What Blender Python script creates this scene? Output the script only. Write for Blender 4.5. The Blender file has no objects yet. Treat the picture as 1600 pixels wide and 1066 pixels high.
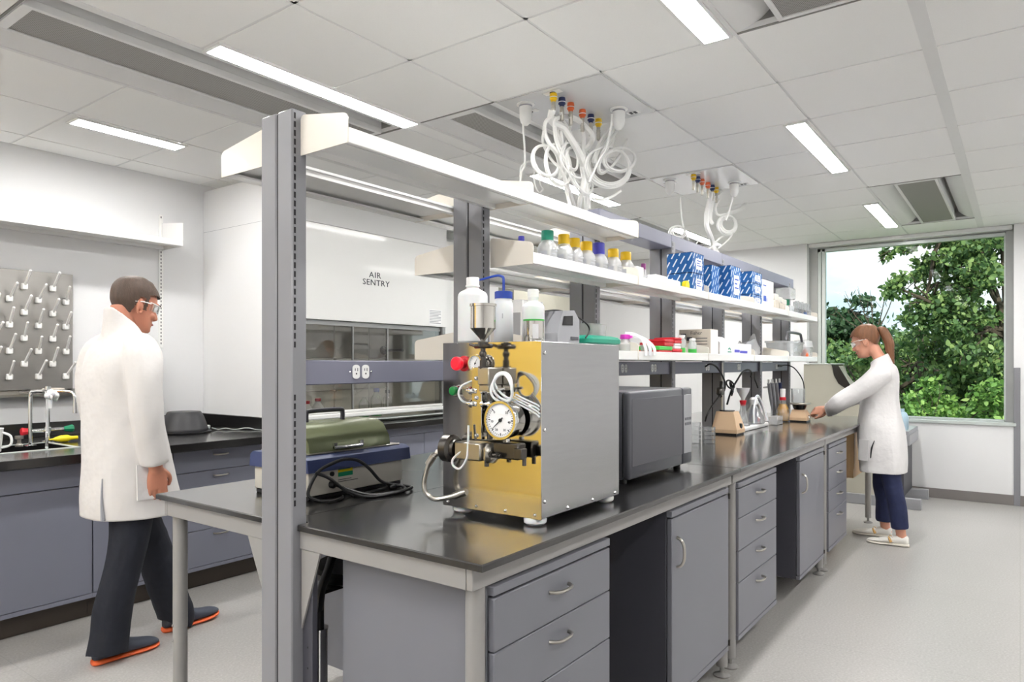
import bpy, bmesh, math, random
import numpy as np
from mathutils import Vector, Matrix, Euler
PI = math.pi
R = math.radians
COL = bpy.context.scene.collection
random.seed(7)

# ------------------------------------------------------------------ camera geometry
F_PX, CX, CY, CAM_H = 1085.0, 800.0, 568.3, 1.38
ANG = math.atan(794 / F_PX)
CA, SA = math.cos(ANG), math.sin(ANG)

def at(u, v, y):
    """point of the room at depth plane y that the photograph shows at pixel (u, v)"""
    r = (u - CX) / F_PX
    b = (CY - v) / F_PX
    d = (CA + r * SA, SA - r * CA, b)
    t = y / d[1]
    return (d[0] * t, y, CAM_H + d[2] * t)

# ------------------------------------------------------------------ materials
def srgb(h):
    h = h.lstrip('#')
    c = [int(h[i:i + 2], 16) / 255 for i in (0, 2, 4)]
    return tuple(x / 12.92 if x <= .04045 else ((x + .055) / 1.055) ** 2.4 for x in c)

MATS = {}
def mat(name, col, rough=.5, metal=0.0, var=.06, scale=8.0, bump=0.0, bscale=40.0, coat=0.0,
        stretch=None, emit=None, estr=0.0, spec=.5, alpha=None, trans=0.0, ior=1.45, sss=0.0):
    if isinstance(col, str):
        col = srgb(col)
    m = bpy.data.materials.new(name)
    m.use_nodes = True
    nt = m.node_tree
    b = nt.nodes['Principled BSDF']
    tc = nt.nodes.new('ShaderNodeTexCoord')
    mp = nt.nodes.new('ShaderNodeMapping')
    nt.links.new(tc.outputs['Object'], mp.inputs['Vector'])
    if stretch:
        mp.inputs['Scale'].default_value = stretch
    nz = nt.nodes.new('ShaderNodeTexNoise')
    nz.inputs['Scale'].default_value = scale
    nz.inputs['Detail'].default_value = 4
    nt.links.new(mp.outputs[0], nz.inputs['Vector'])
    mx = nt.nodes.new('ShaderNodeMix')
    mx.data_type = 'RGBA'
    mx.inputs[6].default_value = tuple(max(0, c * (1 - var)) for c in col) + (1,)
    mx.inputs[7].default_value = tuple(min(1, c * (1 + var)) for c in col) + (1,)
    nt.links.new(nz.outputs['Fac'], mx.inputs[0])
    nt.links.new(mx.outputs[2], b.inputs['Base Color'])
    b.inputs['Roughness'].default_value = rough
    b.inputs['Metallic'].default_value = metal
    b.inputs['Specular IOR Level'].default_value = spec
    b.inputs['IOR'].default_value = ior
    if coat:
        b.inputs['Coat Weight'].default_value = coat
        if name == 'resin_black': b.inputs['Coat IOR'].default_value = 1.5
        b.inputs['Coat Roughness'].default_value = .13 if name == 'resin_black' else .08
    if trans:
        b.inputs['Transmission Weight'].default_value = trans
    if sss:
        b.inputs['Subsurface Weight'].default_value = sss
        b.inputs['Subsurface Radius'].default_value = (.01, .005, .003)
    if emit is not None:
        b.inputs['Emission Color'].default_value = (srgb(emit) if isinstance(emit, str) else emit) + (1,)
        b.inputs['Emission Strength'].default_value = estr
    if bump:
        nb = nt.nodes.new('ShaderNodeTexNoise')
        nb.inputs['Scale'].default_value = bscale
        nb.inputs['Detail'].default_value = 3
        nt.links.new(mp.outputs[0], nb.inputs['Vector'])
        bp = nt.nodes.new('ShaderNodeBump')
        bp.inputs['Strength'].default_value = bump
        bp.inputs['Distance'].default_value = .02
        nt.links.new(nb.outputs['Fac'], bp.inputs['Height'])
        nt.links.new(bp.outputs[0], b.inputs['Normal'])
    MATS[name] = m
    return m

mat('panel_gloss', '#d9dadc', .10, var=.01, coat=.6)
def thin_glass(name, tint=(.95, .97, .96), refl=.08, frost=0.0, dens=0.0):
    """clear or milky sheet: transparent with a fresnel gloss, a little white body when frosted"""
    m = bpy.data.materials.new(name)
    m.use_nodes = True
    nt = m.node_tree
    for n in list(nt.nodes):
        nt.nodes.remove(n)
    out = nt.nodes.new('ShaderNodeOutputMaterial')
    tr = nt.nodes.new('ShaderNodeBsdfTransparent')
    tr.inputs[0].default_value = tint + (1,)
    gl = nt.nodes.new('ShaderNodeBsdfGlossy')
    gl.inputs['Roughness'].default_value = .03
    nz = nt.nodes.new('ShaderNodeTexNoise')
    nz.inputs['Scale'].default_value = 3
    lw = nt.nodes.new('ShaderNodeLayerWeight')
    lw.inputs[0].default_value = .25
    ma = nt.nodes.new('ShaderNodeMath')
    ma.operation = 'MULTIPLY_ADD'
    ma.inputs[1].default_value = .6 if refl > .02 else refl * 2
    ma.inputs[2].default_value = refl
    nt.links.new(lw.outputs['Fresnel'], ma.inputs[0])
    mx = nt.nodes.new('ShaderNodeMixShader')
    nt.links.new(ma.outputs[0], mx.inputs[0])
    nt.links.new(gl.outputs[0], mx.inputs[2])
    if dens:
        df = nt.nodes.new('ShaderNodeBsdfDiffuse')
        df.inputs[0].default_value = (.86, .88, .88, 1) if not frost else (frost if isinstance(frost, tuple) else (.88,) * 3) + (1,)
        m2 = nt.nodes.new('ShaderNodeMixShader')
        mr = nt.nodes.new('ShaderNodeMath')
        mr.operation = 'MULTIPLY_ADD'
        mr.inputs[1].default_value = .1
        mr.inputs[2].default_value = dens - .05
        nt.links.new(nz.outputs['Fac'], mr.inputs[0])
        nt.links.new(mr.outputs[0], m2.inputs[0])
        nt.links.new(tr.outputs[0], m2.inputs[1])
        nt.links.new(df.outputs[0], m2.inputs[2])
        nt.links.new(m2.outputs[0], mx.inputs[1])
    else:
        nt.links.new(tr.outputs[0], mx.inputs[1])
    nt.links.new(mx.outputs[0], out.inputs[0])
    MATS[name] = m
    return m

def M(n):
    return MATS[n]

# ------------------------------------------------------------------ mesh building
class MB:
    def __init__(s):
        s.v = []; s.f = []; s.mi = []
    def add(s, verts, faces, mi=0):
        o = len(s.v)
        s.v += [tuple(v) for v in verts]
        s.f += [tuple(i + o for i in f) for f in faces]
        s.mi += [mi] * len(faces)
        return s
    def box(s, x0, y0, z0, x1, y1, z1, b=0.0, mi=0, seg=1):
        x0, x1 = min(x0, x1), max(x0, x1)
        y0, y1 = min(y0, y1), max(y0, y1)
        z0, z1 = min(z0, z1), max(z0, z1)
        V = [(x, y, z) for z in (z0, z1) for y in (y0, y1) for x in (x0, x1)]
        Fc = [(0, 2, 3, 1), (4, 5, 7, 6), (0, 1, 5, 4), (1, 3, 7, 5), (3, 2, 6, 7), (2, 0, 4, 6)]
        b = min(b, .45 * min(x1 - x0, y1 - y0, z1 - z0))
        if b <= 0:
            return s.add(V, Fc, mi)
        bm = bmesh.new()
        vs = [bm.verts.new(v) for v in V]
        for f in Fc:
            bm.faces.new([vs[i] for i in f])
        bmesh.ops.bevel(bm, geom=list(bm.edges), offset=b, segments=seg, affect='EDGES', profile=.5)
        bm.verts.index_update()
        s.add([v.co[:] for v in bm.verts], [[v.index for v in f.verts] for f in bm.faces], mi)
        bm.free()
        return s
    def prism(s, poly, axis, a, b, mi=0):
        n = len(poly)
        def p(q, t):
            return {'x': (t, q[0], q[1]), 'y': (q[0], t, q[1]), 'z': (q[0], q[1], t)}[axis]
        V = [p(q, a) for q in poly] + [p(q, b) for q in poly]
        Fc = [tuple(range(n))[::-1], tuple(range(n, 2 * n))] + [(i, (i + 1) % n, n + (i + 1) % n, n + i) for i in range(n)]
        return s.add(V, Fc, mi)
    def cyl(s, p0, p1, r0, r1=None, n=16, mi=0, caps=True):
        r1 = r0 if r1 is None else r1
        p0, p1 = Vector(p0), Vector(p1)
        d = (p1 - p0).normalized()
        a = d.orthogonal().normalized()
        b = d.cross(a)
        V = []
        for p, r in ((p0, r0), (p1, r1)):
            for i in range(n):
                t = 2 * PI * i / n
                V.append(p + a * (r * math.cos(t)) + b * (r * math.sin(t)))
        Fc = [(i, (i + 1) % n, n + (i + 1) % n, n + i) for i in range(n)]
        if caps:
            Fc += [tuple(range(n))[::-1], tuple(range(n, 2 * n))]
        return s.add(V, Fc, mi)
    def tube(s, pts, r, n=8, mi=0, smooth=0, closed=False, radii=None, flat=1.0):
        P = [Vector(p) for p in pts]
        RR = list(radii) if radii else [r] * len(P)
        if smooth:
            Q, Q2 = [], []
            L = len(P)
            rng = range(L if closed else L - 1)
            for i in rng:
                a = P[(i - 1) % L] if (closed or i > 0) else P[i]
                b = P[i]; c = P[(i + 1) % L]
                d = P[(i + 2) % L] if (closed or i + 2 < L) else c
                for k in range(smooth):
                    t = k / smooth
                    Q.append(.5 * ((2 * b) + (c - a) * t + (2 * a - 5 * b + 4 * c - d) * t * t + (3 * b - a - 3 * c + d) * t ** 3))
                    Q2.append(RR[i] * (1 - t) + RR[(i + 1) % L] * t)
            if not closed:
                Q.append(P[-1]); Q2.append(RR[-1])
            P, RR = Q, Q2
        L = len(P)
        V = []
        prev = None
        for i in range(L):
            if closed:
                d = P[(i + 1) % L] - P[i - 1]
            else:
                d = P[min(i + 1, L - 1)] - P[max(i - 1, 0)]
            d = d.normalized() if d.length > 1e-9 else Vector((0, 0, 1))
            if prev is None:
                a = d.orthogonal().normalized()
            else:
                a = (prev - d * prev.dot(d))
                a = a.normalized() if a.length > 1e-6 else d.orthogonal().normalized()
            prev = a
            b = d.cross(a)
            for k in range(n):
                t = 2 * PI * k / n
                V.append(P[i] + a * (RR[i] * math.cos(t)) + b * (RR[i] * flat * math.sin(t)))
        Fc = []
        for i in range(L if closed else L - 1):
            j = (i + 1) % L
            for k in range(n):
                Fc.append((i * n + k, i * n + (k + 1) % n, j * n + (k + 1) % n, j * n + k))
        if not closed:
            Fc += [tuple(range(n))[::-1], tuple(range((L - 1) * n, L * n))]
        return s.add(V, Fc, mi)
    def lathe(s, c, prof, n=24, mi=0, axis='z', flip=False):
        """prof: list of (radius, height) from one end to the other"""
        V = []; L = len(prof)
        for r, h in prof:
            r = max(r, 1e-5)
            for k in range(n):
                t = 2 * PI * k / n
                a, b = r * math.cos(t), r * math.sin(t)
                if axis == 'z': V.append((c[0] + a, c[1] + b, c[2] + h))
                elif axis == 'x': V.append((c[0] + h, c[1] + a, c[2] + b))
                else: V.append((c[0] + b, c[1] + h, c[2] + a))
        Fc = []
        for i in range(L - 1):
            for k in range(n):
                Fc.append((i * n + k, i * n + (k + 1) % n, (i + 1) * n + (k + 1) % n, (i + 1) * n + k))
        Fc += [tuple(range(n))[::-1], tuple(range((L - 1) * n, L * n))]
        return s.add(V, Fc, mi)
    def sph(s, c, rx, ry=None, rz=None, n=14, m=9, mi=0):
        ry = rx if ry is None else ry
        rz = rx if rz is None else rz
        V = [(c[0], c[1], c[2] - rz)]
        for i in range(1, m):
            f = -PI / 2 + PI * i / m
            for k in range(n):
                t = 2 * PI * k / n
                V.append((c[0] + rx * math.cos(f) * math.cos(t), c[1] + ry * math.cos(f) * math.sin(t), c[2] + rz * math.sin(f)))
        V.append((c[0], c[1], c[2] + rz))
        Fc = [(0, 1 + (k + 1) % n, 1 + k) for k in range(n)]
        for i in range(m - 2):
            for k in range(n):
                a = 1 + i * n
                Fc.append((a + k, a + (k + 1) % n, a + n + (k + 1) % n, a + n + k))
        a = 1 + (m - 2) * n; t = len(V) - 1
        Fc += [(a + k, a + (k + 1) % n, t) for k in range(n)]
        return s.add(V, Fc, mi)
    def loft(s, rings, mi=0, cap=True):
        n = len(rings[0]); V = [p for r in rings for p in r]; Fc = []
        for i in range(len(rings) - 1):
            for k in range(n):
                Fc.append((i * n + k, i * n + (k + 1) % n, (i + 1) * n + (k + 1) % n, (i + 1) * n + k))
        if cap:
            Fc += [tuple(range(n))[::-1], tuple(range((len(rings) - 1) * n, len(rings) * n))]
        return s.add(V, Fc, mi)
    def mesh(s, name, org=(0, 0, 0), smooth=True, angle=38):
        me = bpy.data.meshes.new(name)
        o = Vector(org)
        me.from_pydata([Vector(v) - o for v in s.v], [], s.f)
        me.validate(clean_customdata=False)
        if any(s.mi) and len(s.mi) == len(me.polygons):
            me.polygons.foreach_set('material_index', s.mi)
        bm = bmesh.new(); bm.from_mesh(me)
        bmesh.ops.recalc_face_normals(bm, faces=bm.faces)
        bm.to_mesh(me); bm.free()
        if smooth:
            me.shade_smooth()
            me.set_sharp_from_angle(angle=R(angle))
        me.update()
        return me

ORG = {}
def tag(o, label=None, cat=None, group=None, kind=None):
    if label: o['label'] = label
    if cat: o['category'] = cat
    if group: o['group'] = group
    if kind: o['kind'] = kind
    return o

def thing(name, label, cat, loc, group=None, kind=None):
    o = bpy.data.objects.new(name, None)
    o.empty_display_size = .05
    COL.objects.link(o)
    o.location = loc
    ORG[o.name] = tuple(loc)
    return tag(o, label, cat, group, kind)

def part(name, mb, mats, parent, label=None, smooth=True, kind=None, angle=38):
    """a part (or sub-part): vertices are given in room coordinates"""
    org = ORG[parent.name]
    me = mb.mesh(name, org, smooth, angle)
    for m in (mats if isinstance(mats, (list, tuple)) else [mats]):
        me.materials.append(M(m))
    o = bpy.data.objects.new(name, me)
    COL.objects.link(o)
    o.parent = parent
    ORG[o.name] = org
    if label: o['label'] = label
    if kind: o['kind'] = kind
    return o

def solo(name, mb, mats, label, cat, group=None, kind=None, smooth=True, angle=38):
    """a thing that is one mesh; its origin sits at the centre of its base"""
    xs = [v[0] for v in mb.v]; ys = [v[1] for v in mb.v]; zs = [v[2] for v in mb.v]
    org = ((min(xs) + max(xs)) / 2, (min(ys) + max(ys)) / 2, min(zs))
    me = mb.mesh(name, org, smooth, angle)
    for m in (mats if isinstance(mats, (list, tuple)) else [mats]):
        me.materials.append(M(m))
    o = bpy.data.objects.new(name, me)
    COL.objects.link(o)
    o.location = org
    ORG[o.name] = org
    return tag(o, label, cat, group, kind)

def struct(name, mb, mats, smooth=False):
    return solo(name, mb, mats, None, None, kind='structure', smooth=smooth)

def copy_tree(o, parent=None):
    c = o.copy()
    COL.objects.link(c)
    ORG[c.name] = ORG[o.name]
    if parent: c.parent = parent
    for ch in list(o.children):
        copy_tree(ch, c)
    return c

def text_mb(body, size, origin, ux, uy, ext=.0006, align='CENTER', spacing=1.0):
    """flat raised lettering; ux, uy are the writing and up directions"""
    cu = bpy.data.curves.new('lettering', 'FONT')
    cu.body = body; cu.size = size; cu.align_x = align; cu.align_y = 'CENTER'
    cu.space_character = spacing; cu.extrude = ext; cu.resolution_u = 2
    ob = bpy.data.objects.new('lettering', cu)
    COL.objects.link(ob)
    dg = bpy.context.evaluated_depsgraph_get()
    me = bpy.data.meshes.new_from_object(ob.evaluated_get(dg))
    bpy.data.objects.remove(ob); bpy.data.curves.remove(cu)
    ux, uy, o = Vector(ux), Vector(uy), Vector(origin)
    uz = ux.cross(uy)
    mb = MB()
    mb.add([o + ux * v.co.x + uy * v.co.y + uz * v.co.z for v in me.vertices], [tuple(p.vertices) for p in me.polygons])
    bpy.data.meshes.remove(me)
    return mb

def merge(mb, other, mi=0):
    return mb.add(other.v, other.f, mi)

# ------------------------------------------------------------------ palette
mat('wall_paint', '#e4e4e5', .6, var=.015, scale=2)
mat('ceiling_tile', '#f6f6f5', .9, var=.03, scale=180, bump=.05, bscale=300)
mat('ceiling_bar', '#e6e6e6', .5, var=.02)
mat('floor_vinyl', '#c5c2bd', .32, var=.0, bump=.0)
mat('white_metal', '#eeeeec', .3, var=.01, coat=.3)
mat('cream_metal', '#e3ddd3', .28, var=.01, coat=.2)
mat('post_grey', '#828287', .34, var=.02)
mat('groove_black', '#1c1c20', .6)
mat('rail_violet', '#7b7c8c', .34, var=.02)
mat('panel_steel', '#a19e9a', .30, 1.0, var=.10, scale=3, stretch=(.6, 1, 5))
mat('cab_violet', '#73747c', .36, var=.02)
mat('cab_blue', '#7e808e', .36, var=.02)
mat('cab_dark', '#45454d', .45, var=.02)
mat('apron_grey', '#918f8d', .36, var=.02)
mat('resin_black', '#161515', .32, var=.15, scale=60, spec=.3, coat=1.0)
mat('toe_brown', '#4a423b', .5)
mat('base_rubber', '#7b7674', .55)
mat('steel', '#b4b4b5', .27, 1.0, var=.06, scale=6, stretch=(1, 1, 14), bump=.02, bscale=60)
mat('steel_polish', '#d2cfc9', .11, 1.0, var=.05, scale=5, stretch=(1, 1, 8))
mat('chrome', '#dddddd', .08, 1.0, var=.02)
mat('satin_steel', '#b8b4ac', .28, 1.0, var=.05)
mat('dark_steel', '#5a5754', .3, 1.0, var=.05)
mat('peg_white', '#f1f0ee', .4)
mat('white_plastic', '#efefee', .35, var=.02)
mat('milky_plastic', '#e4e6e8', .35, var=.02, sss=.2)
mat('black_plastic', '#161618', .35)
mat('black_gloss', '#131315', .16, coat=.4)
mat('cord_black', '#101012', .4)
mat('cord_white', '#f2f2f0', .35)
mat('bin_charcoal', '#2c2c2f', .4)
mat('red', '#c81e2c', .35)
mat('red_lamp', '#e8192f', .3, emit='#ff2038', estr=.35)
mat('green', '#12805a', .4)
mat('green_lamp', '#0c7a3c', .35)
mat('bright_green', '#44b84e', .4)
mat('yellow', '#e8d21c', .4)
mat('cap_yellow', '#f0c41e', .4)
mat('cap_blue', '#4a49b8', .4)
mat('cap_purple', '#7a2f6e', .4)
mat('cap_teal', '#1f9077', .4)
mat('orange', '#e06a3a', .45)
mat('navy', '#2b355f', .45)
mat('tube_blue', '#22419c', .35)
mat('magenta', '#d643bd', .4)
mat('paper_white', '#f2f2f3', .6, var=.01)
mat('print_dark', '#3b3d45', .6)
mat('print_grey', '#9a9ba2', .6)
mat('print_blue', '#3f5fb5', .6)
mat('card_beige', '#cdc4b8', .7)
mat('wood_birch', '#c6a479', .5, var=.16, scale=6, stretch=(12, 12, 1.2))
mat('wood_honey', '#f0cb62', .45, var=.1, scale=5, stretch=(8, 8, 1))
mat('beige_panel', '#b9b6a8', .4, var=.03)
mat('beige_device', '#d3b492', .42, var=.04)
mat('device_grey', '#9b9ca0', .35, var=.03)
mat('device_dark', '#4c4c52', .35)
mat('graphite', '#55565c', .3, .3)
mat('bath_side', '#c9c5bb', .4)
mat('bath_navy', '#39446c', .4)
mat('olive_smoke', '#6c7354', .3, .25, var=.25, scale=6)
mat('skin', '#d69c84', .5, var=.06, scale=20, sss=.15)
mat('skin_warm', '#bd7f67', .5, var=.06, scale=20, sss=.15)
mat('hair_auburn', '#7a5238', .45, var=.45, scale=14, stretch=(6, 6, 1), bump=.25, bscale=60)
mat('hair_brown', '#4a3a30', .5, var=.4, scale=14, stretch=(6, 6, 1), bump=.25, bscale=60)
mat('coat_warm', '#d2cfcd', .8, var=.02, bump=.8, bscale=7)
mat('coat_white', '#dedcdc', .8, var=.015, bump=.7, bscale=9)
mat('denim_navy', '#22294a', .8, var=.25, scale=30, bump=.3, bscale=14)
mat('denim_black', '#1c1f29', .8, var=.25, scale=30, bump=.3, bscale=14)
mat('shoe_white', '#e9e6e0', .6)
mat('shoe_gold', '#c69a5a', .4)
mat('shoe_slate', '#454a56', .7)
mat('sole_orange', '#ee6a38', .55)
mat('sole_pale', '#d9d3c9', .6)
mat('lips', '#b5655c', .45)
mat('eye_white', '#eeeae6', .3)
mat('eye_dark', '#2d2521', .3)
mat('alu_frame', '#9fa09f', .35, .5)
mat('alu_light', '#c4cac8', .35, .3)
mat('foil', '#b7b2a8', .25, 1.0)
mat('amber', '#4a1f12', .15, coat=.5)
mat('liquid_yellow', '#d89b00', .2)
mat('liquid_blue', '#2a6fd0', .25)
mat('pale_blue', '#a9c3d2', .3)
mat('hood_liner', '#d2cfc6', .5)
mat('grille', '#7f7d7a', .55, .2)
mat('dark_void', '#8a8987', .7)
mat('bark', '#4b4136', .9, var=.3, scale=9, stretch=(3, 3, .6), bump=.6, bscale=12)
mat('ground_grass', '#5a7a3a', .95, var=.3, scale=.6)
mat('brick_tan', '#8d8578', .9)
mat('light_on', '#ffffff', .5, emit=(1.0, .985, .96), estr=52.0)
thin_glass('glass_window', (.95, .985, .965), .002)
thin_glass('glass_sash', (.92, .92, .90), .09)
thin_glass('glass_clear', (.95, .96, .965), .05, frost=(.95, .96, .97), dens=.09)
thin_glass('plastic_clear', (.95, .96, .97), .05, frost=(.95, .96, .97), dens=.31)
thin_glass('plastic_film', (.94, .94, .95), .06, frost=(.95, .95, .97), dens=.48)
thin_glass('lens', (.94, .96, .97), .12)

def checker_floor():
    m = M('floor_vinyl')
    nt = m.node_tree
    b = nt.nodes['Principled BSDF']
    geo = nt.nodes.new('ShaderNodeNewGeometry')
    def noise(sc, det=3):
        n = nt.nodes.new('ShaderNodeTexNoise')
        n.inputs['Scale'].default_value = sc
        n.inputs['Detail'].default_value = det
        nt.links.new(geo.outputs['Position'], n.inputs['Vector'])
        return n
    speck = noise(95, 2)
    cr = nt.nodes.new('ShaderNodeValToRGB')
    cr.color_ramp.elements[0].position = .28; cr.color_ramp.elements[0].color = srgb('#a3a09d') + (1,)
    cr.color_ramp.elements[1].position = .6; cr.color_ramp.elements[1].color = srgb('#afadaa') + (1,)
    e = cr.color_ramp.elements.new(.74); e.color = srgb('#bab8b6') + (1,)
    nt.links.new(speck.outputs['Fac'], cr.inputs[0])
    big = noise(1.6, 3)
    mx = nt.nodes.new('ShaderNodeMix'); mx.data_type = 'RGBA'; mx.blend_type = 'MULTIPLY'
    mx.inputs[0].default_value = .12
    nt.links.new(cr.outputs[0], mx.inputs[6])
    nt.links.new(big.outputs['Fac'], mx.inputs[7])
    # welded seams of the sheet vinyl, 1.2 m squares
    br = nt.nodes.new('ShaderNodeTexBrick')
    br.inputs['Scale'].default_value = 1.0
    br.inputs['Brick Width'].default_value = 1.22
    br.inputs['Row Height'].default_value = 1.22
    br.inputs['Mortar Size'].default_value = .0022
    br.offset = 0
    br.inputs['Color1'].default_value = (1, 1, 1, 1); br.inputs['Color2'].default_value = (1, 1, 1, 1)
    br.inputs['Mortar'].default_value = (.86, .86, .86, 1)
    nt.links.new(geo.outputs['Position'], br.inputs['Vector'])
    m2 = nt.nodes.new('ShaderNodeMix'); m2.data_type = 'RGBA'; m2.blend_type = 'MULTIPLY'
    m2.inputs[0].default_value = 1
    nt.links.new(mx.outputs[2], m2.inputs[6]); nt.links.new(br.outputs['Color'], m2.inputs[7])
    nt.links.new(m2.outputs[2], b.inputs['Base Color'])
checker_floor()

def grille_mat():
    m = M('grille')
    nt = m.node_tree
    b = nt.nodes['Principled BSDF']
    geo = nt.nodes.new('ShaderNodeNewGeometry')
    sx = nt.nodes.new('ShaderNodeSeparateXYZ')
    nt.links.new(geo.outputs['Position'], sx.inputs[0])
    def wave(out, k):
        a = nt.nodes.new('ShaderNodeMath'); a.operation = 'MULTIPLY'; a.inputs[1].default_value = k
        nt.links.new(out, a.inputs[0])
        c = nt.nodes.new('ShaderNodeMath'); c.operation = 'SINE'
        nt.links.new(a.outputs[0], c.inputs[0])
        return c
    w1, w2 = wave(sx.outputs[0], 2 * PI / .011), wave(sx.outputs[1], 2 * PI / .011)
    mu = nt.nodes.new('ShaderNodeMath'); mu.operation = 'MULTIPLY'
    nt.links.new(w1.outputs[0], mu.inputs[0]); nt.links.new(w2.outputs[0], mu.inputs[1])
    cr = nt.nodes.new('ShaderNodeValToRGB')
    cr.color_ramp.elements[0].position = .25; cr.color_ramp.elements[0].color = srgb('#a5a3a0') + (1,)
    cr.color_ramp.elements[1].position = .45; cr.color_ramp.elements[1].color = srgb('#5d5b58') + (1,)
    nt.links.new(mu.outputs[0], cr.inputs[0])
    nt.links.new(cr.outputs[0], b.inputs['Base Color'])
grille_mat()

def striped_box_mat():
    """blue carton with slanting white dashes"""
    m = mat('carton_blue', '#1d5fa8', .5)
    nt = m.node_tree
    b = nt.nodes['Principled BSDF']
    geo = nt.nodes.new('ShaderNodeNewGeometry')
    sx = nt.nodes.new('ShaderNodeSeparateXYZ')
    nt.links.new(geo.outputs['Position'], sx.inputs[0])
    def math_(op, a, bb=None, c=None):
        n = nt.nodes.new('ShaderNodeMath'); n.operation = op
        for i, q in enumerate((a, bb, c)):
            if q is None: continue
            if isinstance(q, (int, float)): n.inputs[i].default_value = q
            else: nt.links.new(q, n.inputs[i])
        return n.outputs[0]
    h = math_('SUBTRACT', sx.outputs[0], sx.outputs[1])
    z = sx.outputs[2]
    u = math_('ADD', math_('MULTIPLY', h, .85), math_('MULTIPLY', z, -.5))
    v = math_('ADD', math_('MULTIPLY', h, .5), math_('MULTIPLY', z, .85))
    fu = math_('FRACT', math_('DIVIDE', u, .031))
    row = math_('FLOOR', math_('DIVIDE', u, .031))
    fv = math_('FRACT', math_('ADD', math_('DIVIDE', v, .070), math_('MULTIPLY', row, .5)))
    a = math_('MULTIPLY', math_('LESS_THAN', fu, .24), math_('LESS_THAN', fv, .70))
    mx = nt.nodes.new('ShaderNodeMix'); mx.data_type = 'RGBA'
    mx.inputs[6].default_value = srgb('#155a9c') + (1,)
    mx.inputs[7].default_value = srgb('#dfe9f2') + (1,)
    nt.links.new(a, mx.inputs[0])
    nt.links.new(mx.outputs[2], b.inputs['Base Color'])
striped_box_mat()

def leaf_mat(name, dark, mid, light):
    m = bpy.data.materials.new(name)
    m.use_nodes = True
    nt = m.node_tree
    b = nt.nodes['Principled BSDF']
    geo = nt.nodes.new('ShaderNodeNewGeometry')
    cr = nt.nodes.new('ShaderNodeValToRGB')
    cr.color_ramp.elements[0].color = srgb(dark) + (1,)
    cr.color_ramp.elements[1].color = srgb(light) + (1,)
    e = cr.color_ramp.elements.new(.5); e.color = srgb(mid) + (1,)
    nt.links.new(geo.outputs['Random Per Island'], cr.inputs[0])
    nt.links.new(cr.outputs[0], b.inputs['Base Color'])
    b.inputs['Roughness'].default_value = .55
    tl = nt.nodes.new('ShaderNodeBsdfTranslucent')
    nt.links.new(cr.outputs[0], tl.inputs[0])
    mx = nt.nodes.new('ShaderNodeMixShader'); mx.inputs[0].default_value = .35
    nt.links.new(b.outputs[0], mx.inputs[1]); nt.links.new(tl.outputs[0], mx.inputs[2])
    nt.links.new(mx.outputs[0], nt.nodes['Material Output'].inputs[0])
    MATS[name] = m
leaf_mat('leaf_dark', '#2b4230', '#3c5a3c', '#587550')
leaf_mat('leaf_mid', '#3a5533', '#5d7c48', '#97ad68')
leaf_mat('leaf_light', '#4b6f34', '#6b9346', '#95b45f')
# ================================================================== THE SETTING
CZ = 2.74
GX = [2.245 + .6156 * k for k in range(-8, 10)]
GX = [x for x in GX if -2.6 < x < 8.3]
GY = [.318 - .629 * k for k in range(4, 0, -1)] + [.318, .947, 1.576, 2.212, 2.86, 3.52, 4.16, 4.79]
X_BACK, X_FAR, Y_RIGHT, Y_LEFT = -2.6, 8.33, -2.6, 5.04
BEAMS = [(1.014, 2.861, 2.86, 3.52), (5.94, 7.785, 2.86, 3.52), (1.014, 2.861, .318, .947),
         (5.94, 7.785, .318, .947), (2.861, 4.707, 2.212, 2.73)]

struct('floor', MB().box(X_BACK - .1, Y_RIGHT - .1, -.1, X_FAR + .25, Y_LEFT + .1, 0), 'floor_vinyl')

tiles, bars = MB(), MB()
xs = [X_BACK] + GX + [X_FAR + .15]
ys = [Y_RIGHT] + GY + [Y_LEFT]
for i in range(len(xs) - 1):
    for j in range(len(ys) - 1):
        cxm, cym = (xs[i] + xs[i + 1]) / 2, (ys[j] + ys[j + 1]) / 2
        y0, y1 = ys[j], ys[j + 1]
        hole = [b for b in BEAMS if b[0] < cxm < b[1] and b[2] < cym < max(b[3], b[2] + .6)]
        if hole:
            if hole[0][3] > y1 - .05: continue
            y0 = hole[0][3]
        g = .007
        tiles.box(xs[i] + g, y0 + g, CZ, xs[i + 1] - g, y1 - g, CZ + .03)
struct('ceiling', tiles, 'ceiling_tile')
def bar(x0, y0, x1, y1, z=CZ + .004):
    bars.box(x0, y0, z, x1, y1, z + .02)
def clear(x, y):
    return not any(b[0] + .02 < x < b[1] - .02 and b[2] + .02 < y < b[3] - .02 for b in BEAMS)
for x in GX:
    for j in range(len(ys) - 1):
        if clear(x, (ys[j] + ys[j + 1]) / 2): bar(x - .011, ys[j], x + .011, ys[j + 1])
for y in GY:
    for i in range(len(xs) - 1):
        if clear((xs[i] + xs[i + 1]) / 2, y): bar(xs[i], y - .011, xs[i + 1], y + .011)
bars.box(2.87, .288, CZ - .003, X_FAR + .1, .342, CZ + .02)
struct('trim_1', bars, 'ceiling_bar')
struct('sun_block_slab', MB().box(X_BACK - .1, Y_RIGHT - .1, 2.98, X_FAR + .35, Y_LEFT + .1, 3.1), 'ceiling_bar')   # unseen slab over the ceiling void, added to keep the sun out

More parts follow.
